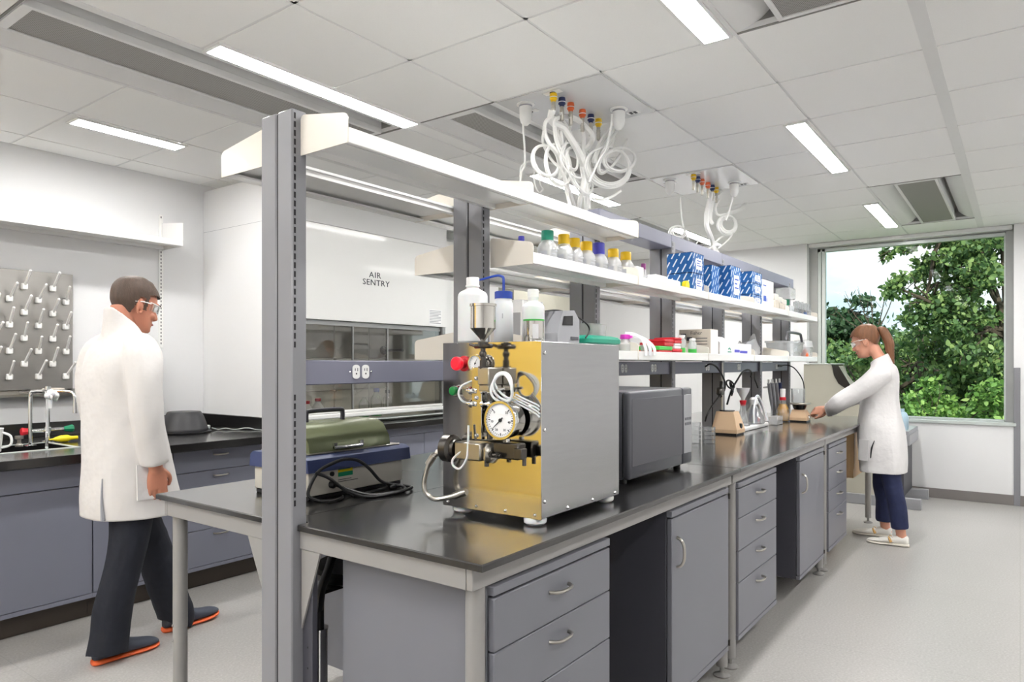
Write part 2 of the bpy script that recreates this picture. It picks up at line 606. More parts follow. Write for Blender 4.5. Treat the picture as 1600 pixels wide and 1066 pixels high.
# walls
struct('wall_left', MB().box(X_BACK - .1, Y_LEFT, 0, X_FAR + .25, Y_LEFT + .1, 3.0), 'wall_paint')
struct('wall_right', MB().box(X_BACK - .1, Y_RIGHT - .1, 0, X_FAR + .25, Y_RIGHT, 3.0), 'wall_paint')
struct('wall_back', MB().box(X_BACK - .1, Y_RIGHT, 0, X_BACK, Y_LEFT, 3.0), 'wall_paint')
WY0, WY1, WZ0, WZ1 = .05, 1.95, .77, CZ
wf = MB()
wf.box(X_FAR, WY1, 0, X_FAR + .25, Y_LEFT, 3.0)
wf.box(X_FAR, Y_RIGHT, 0, X_FAR + .25, WY0, 3.0)
wf.box(X_FAR, WY0, 0, X_FAR + .25, WY1, WZ0)
wf.box(X_FAR + .16, WY0, WZ1 + .04, X_FAR + .25, WY1, 3.0)
struct('wall_far', wf, 'wall_paint')
bb = MB().box(X_FAR - .008, Y_RIGHT, 0, X_FAR, .86, .1, .002)
bb.box(X_FAR - .008, .86, 0, X_FAR, Y_LEFT, .1, .002)
struct('baseboard_far', bb, 'base_rubber')
struct('trim_3', MB().box(X_FAR - .013, -.002, .0, X_FAR - .001, .05, 1.34, .003), 'post_grey')   # corner guard
# unseen panels added behind the camera to mirror gold and grey in the steel
d = struct('reflected_wood_panel', MB().box(X_BACK, 3.5, 0, X_BACK + .05, 4.86, 2.5, .004), 'wood_honey')
ORG['reflected_wood_panel'] = tuple(d.location)
part('reflected_panel_handle', MB().cyl((X_BACK + .09, 3.62, .98), (X_BACK + .09, 3.62, 1.2), .011), 'chrome', d)
d = struct('reflected_grey_panel', MB().box(-2.45, Y_LEFT - .05, 0, -.75, Y_LEFT, 2.2, .004), 'device_dark')
part('reflected_panel_handle', MB().cyl((-.95, Y_LEFT - .09, .98), (-.95, Y_LEFT - .09, 1.2), .011), 'chrome', d)

# window
gx = 8.465
w = struct('window_1', MB().box(gx, .12, .815, gx + .006, 1.80, 2.655), 'glass_window')
ORG['window_1'] = tuple(w.location)
f = MB()
f.box(8.43, 1.86, WZ0, 8.52, WY1, WZ1)                       # side panels
f.box(8.43, WY0, WZ0, 8.52, .115, WZ1)
f.box(8.42, WY0, 2.685, 8.52, WY1, WZ1)
part('window_surround', f, 'alu_frame', w, smooth=False)
f = MB()
for a, b_ in ((1.825, 1.86), (1.78, 1.818)):
    f.box(8.435, a, .80, 8.50, b_, 2.685, .003)
f.box(8.435, .112, .80, 8.50, .13, 2.665, .003)
f.box(8.435, .115, 2.645, 8.50, 1.86, 2.683, .003)
f.box(8.435, .115, .80, 8.50, 1.86, .822, .003)
part('window_frame', f, 'alu_light', w, smooth=False)
part('window_sill', MB().box(8.31, .03, .768, 8.50, 1.95, .80, .004), 'alu_light', w, smooth=False)
part('shade_cassette', MB().box(8.345, .06, 2.695, 8.42, 1.94, 2.738, .006), 'ceiling_bar', w)

# ------------------------------------------------------------------ ceiling lights
def ceiling_light(x0, x1, y0, y1, label):
    t = thing('ceiling_light', label, 'ceiling light', ((x0 + x1) / 2, (y0 + y1) / 2, CZ), 'recessed linear ceiling lights')
    f = MB(); z0 = CZ - .010; fw = .014
    f.box(x0, y0, z0, x1, y0 + fw, CZ); f.box(x0, y1 - fw, z0, x1, y1, CZ)
    f.box(x0, y0 + fw, z0, x0 + fw, y1 - fw, CZ); f.box(x1 - fw, y0 + fw, z0, x1, y1 - fw, CZ)
    part('light_frame', f, 'white_metal', t, smooth=False)
    part('diffuser', MB().box(x0 + fw, y0 + fw, CZ - .006, x1 - fw, y1 - fw, CZ - .001), 'light_on', t, smooth=False)
    return t
LX = (1.636, 2.862)
ceiling_light(1.636, 2.862, 2.73, 2.865, 'long glowing ceiling light beside the big vent, above the near shelf end')
ceiling_light(1.67, 2.30, 4.185, 4.33, 'short glowing ceiling light nearest the left wall, above the walking man')
ceiling_light(1.636, 2.862, .96, 1.09, 'ceiling light cut off by the top edge of the picture')
ceiling_light(4.10, 5.33, .96, 1.09, 'bright ceiling light right of the second cable panel, over the bench front')
ceiling_light(6.56, 7.79, .96, 1.09, 'smallest ceiling light, beside the vent nearest the window')
ceiling_light(4.10, 5.33, 2.73, 2.865, 'ceiling light seen behind the nearer bundle of white hoses')
ceiling_light(6.56, 7.79, 2.73, 2.865, 'ceiling light seen behind the farther bundle of white hoses, above the blue cartons')
for i, (x, y, l) in enumerate(((-.83, .96, .0), (-.83, 2.73, 0), (-.83, -.90, 0), (1.636, -.90, 0), (4.10, -.90, 0), (6.56, -.90, 0), (-2.3, 4.185, 1), (-.2, 4.185, 1), (-2.45, .96, 0), (-2.45, 2.73, 0), (4.10, -2.1, 0), (4.0, 4.185, 1), (6.4, 4.185, 1))):  # unseen lamps
    ceiling_light(x, x + (1.226 if not l or x < 1 else .63), y, y + .13, 'recessed linear ceiling light added out of view')

# ------------------------------------------------------------------ chilled beams (big perforated vents)
def chilled_beam(x0, x1, y0, y1, label):
    t = thing('ceiling_vent', label, 'ceiling vent', ((x0 + x1) / 2, (y0 + y1) / 2, CZ), 'perforated ceiling vents')
    w_ = y1 - y0
    c = MB()
    c.box(x0, y0, CZ + .12, x1, y1, CZ + .13); c.box(x0, y0 - .004, CZ, x1, y0, CZ + .13); c.box(x0, y1, CZ, x1, y1 + .004, CZ + .13)
    c.box(x0 - .004, y0, CZ - .002, x0 + .004, y1, CZ + .13); c.box(x1 - .004, y0, CZ - .002, x1 + .004, y1, CZ + .13)
    part('casing', c, 'dark_void', t, smooth=False)
    ga, gb = y0 + .24 * w_ + .022, y1 - .24 * w_ - .022
    for a_ in (ga + .006, gb - .012):
        part('inner_cheek', MB().box(x0 + .005, a_, CZ + .012, x1 - .005, a_ + .006, CZ + .119), 'ceiling_bar', t, smooth=False)
    for s_ in (0, 1):                                            # curved wings
        q = []
        wing = .24 * w_
        for k in range(7):
            a = k / 6
            q.append((a * wing, CZ + .002 + .075 * a ** 2.2))
        poly = [(p[0], p[1]) for p in q] + [(p[0], p[1] + .006) for p in reversed(q)]
        poly = [((y0 + a) if s_ == 0 else (y1 - a), z) for a, z in poly]
        part('wing', MB().prism(poly, 'x', x0 + .005, x1 - .005), 'ceiling_bar', t)
    part('grille_panel', MB().box(x0 + .05, ga + .018, CZ + .004, x1 - .03, gb - .018, CZ + .012), 'grille', t, smooth=False)
    f = MB()
    f.box(x0 + .01, ga, CZ - .003, x1 - .01, ga + .02, CZ + .03, .002); f.box(x0 + .01, gb - .02, CZ - .003, x1 - .01, gb, CZ + .03, .002)
    f.box(x0 + .01, ga + .02, CZ - .002, x0 + .05, gb - .02, CZ + .02); f.box(x1 - .03, ga + .02, CZ - .002, x1 - .01, gb - .02, CZ + .02)
    part('grille_frame', f, 'ceiling_bar', t, smooth=False)
    e = MB()
    e.box(x0, y0 - .014, CZ - .004, x1, y0 + .006, CZ + .004); e.box(x0, y1 - .006, CZ - .004, x1, y1 + .014, CZ + .004)
    part('edge_rail', e, 'ceiling_bar', t, smooth=False)
chilled_beam(*BEAMS[0], 'long grey perforated ceiling vent in the top left corner')
chilled_beam(*BEAMS[1], 'ceiling vent whose dark slot shows just above the far upper rail')
chilled_beam(*BEAMS[2], 'ceiling vent cut by the top edge at right, beside the cropped light')
chilled_beam(*BEAMS[3], 'short looking ceiling vent nearest the window')
chilled_beam(*BEAMS[4], 'ceiling vent half hidden behind the nearer bundle of white hoses')

# ------------------------------------------------------------------ outside
struct('ground', MB().box(9.0, -30, -3.2, 60, 40, -3.0), 'ground_grass')
def limb_mb(mb, p0, p1, r0, r1, rng, bend=.12, n=7):
    p0, p1 = Vector(p0), Vector(p1); L = (p1 - p0).length
    pts = [p0.lerp(p1, i / 4) + (Vector((rng.uniform(-1, 1), rng.uniform(-1, 1), rng.uniform(-.5, .5))) * bend * L * (0 if i in (0, 4) else .5)) for i in range(5)]
    mb.tube(pts, r0, n, smooth=3, radii=[r0 + (r1 - r0) * i / 4 for i in range(5)])
def tree(name, label, cat, base, top, r, lobes, leaf, lm, seed, group=None):
    """trunk, branches to every lobe, a crown of separate leaves; lobes = (x, y, z, radius, leaves)"""
    rng = random.Random(seed); nr = np.random.default_rng(seed)
    t = thing(name, label, cat, base, group)
    tm = MB(); limb_mb(tm, base, top, r, r * .45, rng, .05, 9)
    part('trunk', tm, 'bark', t)
    b, tp = Vector(base), Vector(top)
    bm_ = MB()
    VV, FF = [], []
    for (x, y, z, rad, n) in lobes:
        if name == 'maple_tree': n = int(n * 1.7)
        c = Vector((x, y, z))
        s_ = b.lerp(tp, rng.uniform(.35, .95))
        limb_mb(bm_, s_, c, r * .34, r * .07, rng, .2, 6)
        for _ in range(4):
            e = c + Vector([rng.uniform(-1, 1) for _ in range(3)]) * rad
            limb_mb(bm_, c.lerp(s_, .25), e, r * .1, r * .03, rng, .2, 5)
        k = max(5, n // 42)
        cc = nr.normal(size=(k, 3)); cc /= np.linalg.norm(cc, axis=1)[:, None]
        cc *= (rad * nr.uniform(.35, 1.05, size=(k, 1))); cc[:, 2] *= .8
        which = nr.integers(0, k, n)
        P = cc[which] + nr.normal(size=(n, 3)) * rad * np.array([.20, .20, .11]) + np.array([x, y, z])
        d = nr.normal(size=(n, 3)) + np.array([0, 0, -.5]); d /= np.linalg.norm(d, axis=1)[:, None]
        u = nr.normal(size=(n, 3)); u -= d * (u * d).sum(1)[:, None]; u /= np.linalg.norm(u, axis=1)[:, None]
        nn = np.cross(d, u)
        s2 = leaf * nr.uniform(.6, 1.35, size=(n, 1))
        o = len(VV) * 6
        V6 = np.stack([P, P + d * s2 * .35 + u * s2 * .32 + nn * s2 * .06, P + d * s2 * .75 + u * s2 * .24 + nn * s2 * .03, P + d * s2 * 1.05,
                       P + d * s2 * .75 - u * s2 * .24 + nn * s2 * .03, P + d * s2 * .35 - u * s2 * .32 + nn * s2 * .06], axis=1)
        VV.append(V6.reshape(-1, 3))
    part('branch', bm_, 'bark', t)
    V = np.concatenate(VV) - np.array(base)
    nq = len(V) // 6
    me = bpy.data.meshes.new('foliage')
    me.vertices.add(len(V)); me.vertices.foreach_set('co', V.astype(np.float32).ravel())
    idx = (np.arange(nq)[:, None] * 6 + np.array([0, 1, 2, 3, 0, 3, 4, 5])[None, :]).ravel()
    me.loops.add(len(idx)); me.loops.foreach_set('vertex_index', idx.astype(np.int32))
    me.polygons.add(nq * 2); me.polygons.foreach_set('loop_start', (np.arange(nq * 2) * 4).astype(np.int32))
    me.update(calc_edges=True)
    me.materials.append(M(lm))
    o = bpy.data.objects.new('foliage', me); COL.objects.link(o); o.parent = t; ORG[o.name] = base
    o['kind'] = 'stuff'
    return t
rg = random.Random(3)
def lobes_in(n, yr, zr, xr, rad, leaves, seed):
    q = random.Random(seed)
    return [(q.uniform(*xr), q.uniform(*yr), q.uniform(*zr), rad * q.uniform(.75, 1.25), leaves) for _ in range(n)]
tree('dark_tree', 'dark leafy tree at the left edge of the window', 'tree', (21, 4.6, -3), (21.4, 4.3, 3.0), .22,
     lobes_in(20, (3.2, 6.4), (-.6, 2.7), (20, 23), .75, 620, 1) + [(21, 4.9, 3.0, .5, 340), (20.6, 3.55, 2.85, .5, 340), (21, 4.1, 2.6, .5, 340)], .16, 'leaf_dark', 11)
tree('maple_tree', 'tall spreading maple with a leaning trunk at the right of the window', 'tree', (15.2, -.5, -3), (14.6, .35, 5.2), .19,
     [(14.2, .75, 3.45, .5, 420), (14.6, 1.15, 3.75, .5, 420), (14.0, .45, 2.95, .45, 380), (14.4, 1.35, 3.1, .38, 300), (13.8, 1.75, 2.72, .3, 220), (14.2, 1.0, 2.35, .5, 440),
      (14.9, .2, 2.2, .5, 400), (14.0, 1.55, 3.55, .25, 120), (14.6, .1, 3.9, .6, 420), (14.3, 1.45, 2.2, .45, 400), (14.2, .7, 1.85, .5, 440), (15.0, -.3, 2.9, .6, 400), (14.2, 1.95, 3.35, .14, 50), (14.8, .7, 3.0, .5, 420), (14.7, 1.15, 2.7, .45, 380), (14.9, .3, 3.5, .5, 420), (14.6, .9, 4.0, .5, 420), (14.9, 1.3, 1.8, .5, 420), (14.7, .3, 1.4, .5, 420)], .095, 'leaf_mid', 12)
tree('ash_tree', 'broad green tree filling the middle of the window', 'tree', (18.5, 1.6, -3), (18.2, 1.8, 2.2), .2,
     lobes_in(28, (-.4, 3.3), (-.8, 2.1), (17.2, 20), .7, 900, 5), .115, 'leaf_mid', 13)
tree('beech_tree', 'shadowy tree in the gap behind the woman', 'tree', (23, 3.2, -3), (23, 3.0, 2.0), .2,
     lobes_in(22, (.0, 6.2), (-1.5, 2.2), (22.5, 25), 1.0, 560, 6), .2, 'leaf_dark', 14)
tree('shrub', 'bright green shrub low behind the window sill', 'shrub', (12.6, .8, -3), (12.6, .9, .2), .08,
     lobes_in(13, (-.1, 1.65), (.0, .95), (12.2, 13.2), .36, 560, 8), .08, 'leaf_light', 15)
tree('shrub', 'deeper green bush behind the bright shrub, under the maple', 'shrub', (15.5, .9, -3), (15.5, .9, .4), .1,
     lobes_in(18, (-.4, 2.3), (-.4, 1.5), (14.9, 16.2), .5, 640, 9), .10, 'leaf_mid', 16)
bt = MB(); q = random.Random(5)
b0 = Vector((20.0, 3.05, -3)); f0 = Vector((20.0, 3.02, 2.1))
bt.tube([b0, b0.lerp(f0, .5) + Vector((0, .05, 0)), f0], .07, 7, smooth=3, radii=[.09, .06, .035])
for (dy, dz) in ((.75, 1.1), (.45, 1.25), (.15, 1.2), (-.25, 1.3), (-.5, 1.5), (.95, .75), (.25, .7)):
    e = f0 + Vector((q.uniform(-.3, .3), dy, dz))
    bt.tube([f0, f0.lerp(e, .5) + Vector((0, dy * .12, -.03)), e], .02, 5, smooth=3, radii=[.022, .013, .005])
    for k in range(2):
        m_ = f0.lerp(e, q.uniform(.45, .8)); e2 = m_ + Vector((0, q.uniform(-.3, .3), .35))
        bt.tube([m_, e2], .006, 4, radii=[.008, .003])
solo('bare_tree', bt, 'bark', 'bare twiggy branches against the sky above the woman', 'tree')
# ================================================================== ISLAND BENCH
WT = .915
POSTS = [1.234, 2.105, 2.995, 3.930, 4.800, 5.680, 6.545]
PD = .052
TX = [1.250, 3.080, 4.910, 6.740]

def bow_handle(c, along, out, half=.048, proj=.026, r=.0048):
    c, a, o = Vector(c), Vector(along), Vector(out)
    mb = MB()
    pts = [c - a * half, c - a * half * .86 + o * proj * .55, c - a * half * .5 + o * proj * .92, c + o * proj,
           c + a * half * .5 + o * proj * .92, c + a * half * .86 + o * proj * .55, c + a * half]
    mb.tube(pts, r, 8, smooth=3, flat=1.25)
    return mb

def lab_table(x0, x1, side, label, legs=(True, True)):
    """one table of the bench: slab, apron and front legs; side -1 = window aisle, +1 = left aisle"""
    yf, yi = (1.0, 1.7605) if side < 0 else (2.492, 1.7625)
    t = thing('lab_table', label, 'lab table', ((x0 + x1) / 2, (yf + yi) / 2, 0), 'tables of the island bench')
    g = .0012
    a, b = x0 + (0 if abs(x0 - TX[0]) < 1e-6 else g), x1 - (0 if abs(x1 - TX[-1]) < 1e-6 else g)
    yn = 1.681 if side < 0 else 1.839                     # notch line at the posts
    nts = [(p - .004, p + PD + .004) for p in POSTS if p + PD > a and p < b]
    poly = [(a, yf), (b, yf), (b, yi)]
    end_notch = False
    for p0, p1 in reversed(nts):
        if p0 <= a:
            poly += [(p1, yi), (p1, yn), (a, yn)]; end_notch = True
        else:
            poly += [(p1, yi), (p1, yn), (p0, yn), (p0, yi)]
    if not end_notch: poly.append((a, yi))
    z0 = WT - .0175
    w_ = MB().prism(poly, 'z', z0, WT - .003)
    c = .003                                              # eased top edge
    sg = 1 if side < 0 else -1
    inner = []
    for (px, py) in poly:
        ix = px + (c if abs(px - a) < 1e-6 else -c if abs(px - b) < 1e-6 else 0)
        iy = py + (sg * c if abs(py - yf) < 1e-6 else 0)
        inner.append((ix, iy))
    n = len(poly)
    w_.add([(p[0], p[1], WT - .003) for p in poly] + [(p[0], p[1], WT) for p in inner],
           [(i, (i + 1) % n, n + (i + 1) % n, n + i) for i in range(n)] + [tuple(range(n, 2 * n))])
    part('worktop', w_, 'resin_black', t, angle=20)
    ap = MB(); ya = yf - side * .038; zt, zb = z0, .842
    ap.box(a + .012, ya, zb, b - .003, ya - side * .02, zt, .002)
    ye = 1.705 if side < 0 else 1.842
    ap.box(a + .012, ya - side * .021, zb, a + .032, ye, zt, .002)
    ap.box(b - .023, ya - side * .021, zb, b - .003, ye, zt, .002)
    part('apron', ap, 'apron_grey', t)
    for k, x in enumerate((a + .055, b - .052)):
        if not legs[k]: continue
        yl = yf - side * .065
        lg = MB().cyl((x, yl, .045), (x, yl, zb), .0245, n=24)
        lg.cyl((x, yl, .012), (x, yl, .045), .009); lg.lathe((x, yl, 0), [(.034, 0), (.036, .006), (.02, .014), (.01, .018)], 20)
        for zz in (.395, .448):
            lg.sph((x - .024, yl + .004, zz), .005, n=8, m=6)
        part('leg', lg, 'apron_grey', t)
    return t
for i in range(3):
    lab_table(TX[i], TX[i + 1], -1, ['nearest black topped bench table, carrying the steel machine and microwave',
                                    'middle black topped bench table, carrying the beige stirrer and glass flasks',
                                    'farthest black topped bench table, where the woman reaches over'][i])
    lab_table(TX[i], TX[i + 1], 1, ['black topped bench table on the left side, corner jutting towards the walking man',
                                   'left side bench table behind the nearest one, behind the steel machine',
                                   'left side bench table at the far end of the row'][i])

# ------------------------------------------------------------------ upright frame with power rails
fr = thing('shelving_rack', 'grey steel upright frame of slotted posts and power rails down the middle of the bench', 'rack', (3.9, 1.76, 0))
for k, p in enumerate(POSTS):
    pm = MB()
    pm.box(p, 1.685, .0, p + PD, 1.754, 2.115, .004, 0); pm.box(p, 1.761, .0, p + PD, 1.834, 2.115, .004, 0)
    po = part('post', pm, 'post_grey', fr)
    gm = MB().box(p + .004, 1.7535, .02, p + PD - .004, 1.7615, 2.11)
    part('post_groove', gm, 'groove_black', po)
    sm = MB()
    z = 2.095
    while z > .97:
        if not (1.30 < z < 1.41):
            sm.box(p + .0068, 1.6842, z - .0085, p + .0130, 1.6865, z + .0085)
            if k in (0, 1): sm.box(p + .0068, 1.8330, z - .0085, p + .0130, 1.8348, z + .0085)
        z -= .0254
    part('slot_strip', sm, 'groove_black', po, smooth=False)
def outlet(parent, x, y, z, s_=-1):
    for dx in (-.0195, .0195):
        pl = MB().prism([(x + dx + .0145 * math.cos(a), z + (.012 if math.sin(a) > 0 else -.012) + .0145 * math.sin(a) * .72) for a in [2 * PI * i / 24 for i in range(24)]], 'y', y, y + s_ * .003)
        o = part('outlet', pl, 'white_plastic', parent)
        h = MB()
        for (u, w_, a, b) in ((-.005, .007, .0013, .004), (.005, .007, .0013, .005), (0, -.006, .0025, .0025)):
            h.box(x + dx + u - a, y + s_ * .0032, z + w_ - b, x + dx + u + a, y + s_ * .0028, z + w_ + b)
        part('outlet_slots', h, 'groove_black', o, smooth=False)
    sc = MB().sph((x - .044, y + s_ * .001, z), .0035, n=8, m=6).sph((x + .044, y + s_ * .001, z), .0035, n=8, m=6)
    part('cover_screw', sc, 'chrome', parent)
for i in range(6):
    a, b = POSTS[i] + PD + .001, POSTS[i + 1] - .001
    rm = MB().box(a, 1.700, 1.316, b, 1.820, 1.390, .003)
    rl = part('power_rail', rm, 'rail_violet', fr)
    xo = {0: [1.504], 1: [], 2: [3.33, 3.70], 3: [4.55], 4: [5.2], 5: [6.2]}[i]
    for x in xo:
        outlet(rl, x, 1.700, 1.354)
for i in range(2, 6):
    a, b = POSTS[i] + (.055 if i == 2 else .002), POSTS[i + 1] + (0 if i < 5 else .16)
    part('top_rail', MB().box(a, 1.688, 2.072 if i > 2 else 2.075, b, 1.83, 2.155, .003), 'rail_violet', fr)

# ------------------------------------------------------------------ shelves
SB = [1.262, 2.155, 3.050, 3.985, 4.860, 5.740, 6.700]
def shelf(i, z, side, label):
    x0, x1 = SB[i] + .0006, SB[i + 1] - .0006
    yi, yo = (1.6835, 1.480) if side < 0 else (1.8365, 2.093)
    s_ = -1 if side < 0 else 1
    t = thing('bench_shelf', label, 'shelf', ((x0 + x1) / 2, (yi + yo) / 2, z), 'white shelves over the bench')
    m = MB()
    m.box(x0 + .003, yi, z + .018, x1 - .003, yo - s_ * .003, z + .026)                  # deck
    m.box(x0 + .003, yo - s_ * .016, z, x1 - .003, yo, z + .043, .002)                   # front lip
    m.box(x0 + .003, yo - s_ * .055, z, x1 - .003, yo - s_ * .02, z + .006)              # return flange
    m.box(x0 + .003, yi + s_ * .01, z, x1 - .003, yi + s_ * .03, z + .018)
    part('shelf_deck', m, 'white_metal', t)
    q = .014
    for xa in (x0, x1 - .003):
        prof = [(yi, z - .002), (yo - s_ * .001, z - .001), (yo + s_ * .001, z + .003), (yo + s_ * .001, z + .082 - q),
                (yo - s_ * q * .3, z + .082 - q * .3), (yo - s_ * q, z + .083), (yi + s_ * q, z + .114), (yi + s_ * q * .3, z + .112), (yi, z + .102)]
        part('end_bracket', MB().prism(prof, 'x', xa, xa + .003), 'cream_metal', t)
    return t
Z1, Z2, Z3 = 1.985, 1.758, 1.397
nm = ['nearest bay', 'second bay', 'third bay', 'fourth bay', 'fifth bay', 'farthest bay']
hold = {(2, 1): 'holding the yellow capped bottles', (2, 2): 'below the blue striped cartons', (2, 3): 'holding tall striped cartons', (2, 4): 'under the white carton', (2, 5): 'holding the test tubes by the window',
        (3, 1): 'behind the steel machine', (3, 2): 'holding red boxes and jars', (3, 3): 'holding a white carton', (3, 4): 'holding the plastic bag', (3, 5): 'holding the clear bin'}
for i in range(2):
    shelf(i, Z1, -1, 'top white shelf, %s, over the %s' % (nm[i], ('black bench corner', 'yellow capped bottles')[i]))
    shelf(i, Z1, 1, 'top white shelf on the left side of the posts, %s' % nm[i])
for i in range(1, 6):
    shelf(i, Z2, -1, 'middle white shelf, %s, %s' % (nm[i], hold[(2, i)]))
    shelf(i, Z3, -1, 'lower white shelf, %s, %s' % (nm[i], hold[(3, i)]))
    shelf(i, Z2, 1, 'middle white shelf on the left side of the posts, %s' % nm[i])
    shelf(i, Z3, 1, 'lower white shelf on the left side of the posts, %s' % nm[i])

# ------------------------------------------------------------------ cabinets under the bench
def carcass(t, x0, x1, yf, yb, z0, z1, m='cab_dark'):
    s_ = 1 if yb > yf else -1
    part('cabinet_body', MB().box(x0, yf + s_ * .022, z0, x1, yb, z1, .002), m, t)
def drawer_cabinet(x0, x1, label, yf=1.028, yb=1.58, lines=(.812, .678, .530, .386, .150), z0=.125, m='cab_violet', body='cab_violet', group='drawer cabinets under the bench', top=.838):
    s_ = 1 if yb > yf else -1
    t = thing('drawer_cabinet', label, 'drawer cabinet', ((x0 + x1) / 2, (yf + yb) / 2, 0), group)
    carcass(t, x0, x1, yf, yb, z0, top, body)
    part('face_rail', MB().box(x0, yf, lines[0] + .003, x1, yf + s_ * .021, top, .0015), m, t)
    part('face_rail', MB().box(x0, yf, z0, x1, yf + s_ * .021, lines[-1] - .003, .0015), m, t)
    for k in range(len(lines) - 1):
        d_ = part('drawer', MB().box(x0 + .001, yf, lines[k + 1], x1 - .001, yf + s_ * .02, lines[k] - .003, .0025), m, t)
        zc = lines[k] - .052 if k or lines[k] - lines[k + 1] > .1 else (lines[k] + lines[k + 1]) / 2
        part('handle', bow_handle(((x0 + x1) / 2, yf, zc), (1, 0, 0), (0, -s_, 0)), 'satin_steel', d_, 'satin metal bow handle')
    return t
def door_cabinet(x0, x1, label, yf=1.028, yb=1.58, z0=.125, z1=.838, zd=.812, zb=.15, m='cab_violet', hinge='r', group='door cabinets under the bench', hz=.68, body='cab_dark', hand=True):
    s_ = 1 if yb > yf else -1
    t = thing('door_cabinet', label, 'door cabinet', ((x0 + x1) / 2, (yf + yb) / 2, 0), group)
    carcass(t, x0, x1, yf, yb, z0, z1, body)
    part('face_rail', MB().box(x0, yf, zd + .003, x1, yf + s_ * .021, z1, .0015), m, t)
    part('face_rail', MB().box(x0, yf, z0, x1, yf + s_ * .021, zb - .003, .0015), m, t)
    d_ = part('door', MB().box(x0 + .001, yf, zb, x1 - .001, yf + s_ * .02, zd - .003, .0025), m, t)
    if hand:
        part('handle', bow_handle((x0 + .045 if hinge == 'r' else x1 - .045, yf, hz), (0, 0, 1), (0, -s_, 0), half=.055, proj=.03), 'satin_steel', d_, 'satin metal bow handle')
    hp = MB()
    for zz in (zd - .01, zb + .012):
        hp.cyl((x1 - .004, yf - .004, zz - .012), (x1 - .004, yf - .004, zz + .012), .005, n=10)
    part('hinge', hp, 'dark_steel', d_)
    return t
drawer_cabinet(1.330, 1.920, 'grey drawer cabinet nearest the camera, under the steel machine')
door_cabinet(2.395, 3.008, 'grey cabinet with one tall door beside the wide dark knee space, below the microwave')
drawer_cabinet(3.140, 3.745, 'grey drawer cabinet in the middle of the bench, right of the larger door cabinet')
door_cabinet(4.225, 4.830, 'grey cabinet with one tall door, the farther and smaller looking of the two')
drawer_cabinet(4.975, 5.560, 'grey drawer cabinet farthest along the bench, beside the wooden panel')
for i, (a, b) in enumerate(((1.88, 2.46),)):
    drawer_cabinet(a, b, ['grey cabinet on the left side of the bench, seen through the gap by the stool', 'left side bench cabinet hidden behind the big door cabinet', 'left side bench cabinet hidden at the far end'][i], yf=2.44, yb=1.86)
# wood
wp = MB().prism([(1.06, .838), (1.62, .838), (1.62, .005), (1.19, .005), (1.19, .46), (1.06, .55)], 'x', 6.02, 6.045)
wp.box(6.046, 1.07, .47, 6.45, 1.60, .838)
solo('plywood_cabinet', wp, 'wood_birch', 'pale birch plywood cabinet side under the far end of the bench, beside the woman', 'cabinet', smooth=False)
# gussets: part of the frame
for (pl, x) in (([(1.842, .842), (1.945, .842), (1.842, .632)], 1.262), ([(1.679, .842), (1.596, .842), (1.679, .612)], 1.262)):
    part('gusset_bracket', MB().prism(pl, 'x', x, x + .006), 'apron_grey', fr, smooth=False)
gm = MB()
gm.box(1.270, 1.640, .0, 1.290, 1.684, .84, .002)
for z in (.56, .50, .44, .38, .32, .26):
    gm.cyl((1.2698, 1.660, z), (1.2692, 1.660, z), .003, n=8, mi=1)
part('post_channel', gm, ['cab_dark', 'groove_black'], fr)

# stool under the bench
st = thing('lab_stool', 'black gas lift stool with a chrome column, tucked under the near end of the bench', 'stool', (1.42, 1.80, 0))
sx, sy = 1.42, 1.80
part('gas_column', MB().cyl((sx, sy, .10), (sx, sy, .535), .027, n=24).cyl((sx, sy, .535), (sx, sy, .541), .030, n=24), 'chrome', st, 'chrome gas lift column')
part('piston', MB().cyl((sx, sy, .541), (sx, sy, .66), .016, n=16), 'black_plastic', st)
part('back_bar', MB().tube([(sx, sy, .60), (sx + .004, sy - .006, .66), (sx + .02, sy - .02, .72), (sx + .045, sy - .03, .80)], .03, 10, smooth=5, flat=.5), 'black_plastic', st)
part('seat', MB().lathe((1.635, 1.83, .655), [(.0, 0), (.15, 0), (.17, .01), (.172, .03), (.16, .042), (0, .045)], 32).box(sx - .01, sy - .02, .648, 1.60, sy + .04, .66), 'black_plastic', st)
for k in range(5):
    a = 2 * PI * k / 5 + .3
    e = (sx + .24 * math.cos(a), sy + .24 * math.sin(a), .07)
    bs = part('base_arm', MB().tube([(sx + .02 * math.cos(a), sy + .02 * math.sin(a), .13), ((sx + e[0]) / 2, (sy + e[1]) / 2, .12), e], .016, 8, smooth=3), 'chrome', st)
    part('caster', MB().cyl((e[0] - .012 * math.sin(a), e[1] + .012 * math.cos(a), .026), (e[0] + .012 * math.sin(a), e[1] - .012 * math.cos(a), .026), .026, n=16), 'black_plastic', bs)

# ================================================================== LEFT WALL
LY, LF = 4.04, 3.895
CZ0 = .868
CT = MB()
SX0, SX1, SY0, SY1 = .95, 1.685, 4.22, 4.62
CT.box(.40, LF, CZ0, SX0, 5.03, WT, .003); CT.box(SX1, LF, CZ0, 2.886, 5.03, WT, .003)
CT.box(SX0, LF, CZ0, SX1, SY0, WT, .003); CT.box(SX0, SY1, CZ0, SX1, 5.03, WT, .003)
wtp = solo('wall_worktop', CT, 'resin_black', 'black worktop along the left wall with a sink, behind the walking man', 'worktop', smooth=False)
part('backsplash', MB().box(.40, 5.015, WT, 2.86, 5.036, 1.005, .003), 'resin_black', wtp)
part('side_splash', MB().box(2.862, 4.24, WT, 2.886, 5.036, 1.005, .003), 'resin_black', wtp)
sk = thing('sink', 'sink with a pale steel rim set into the black worktop on the left', 'sink', (1.3, 4.42, WT))
b_ = MB(); rz = WT + .0012
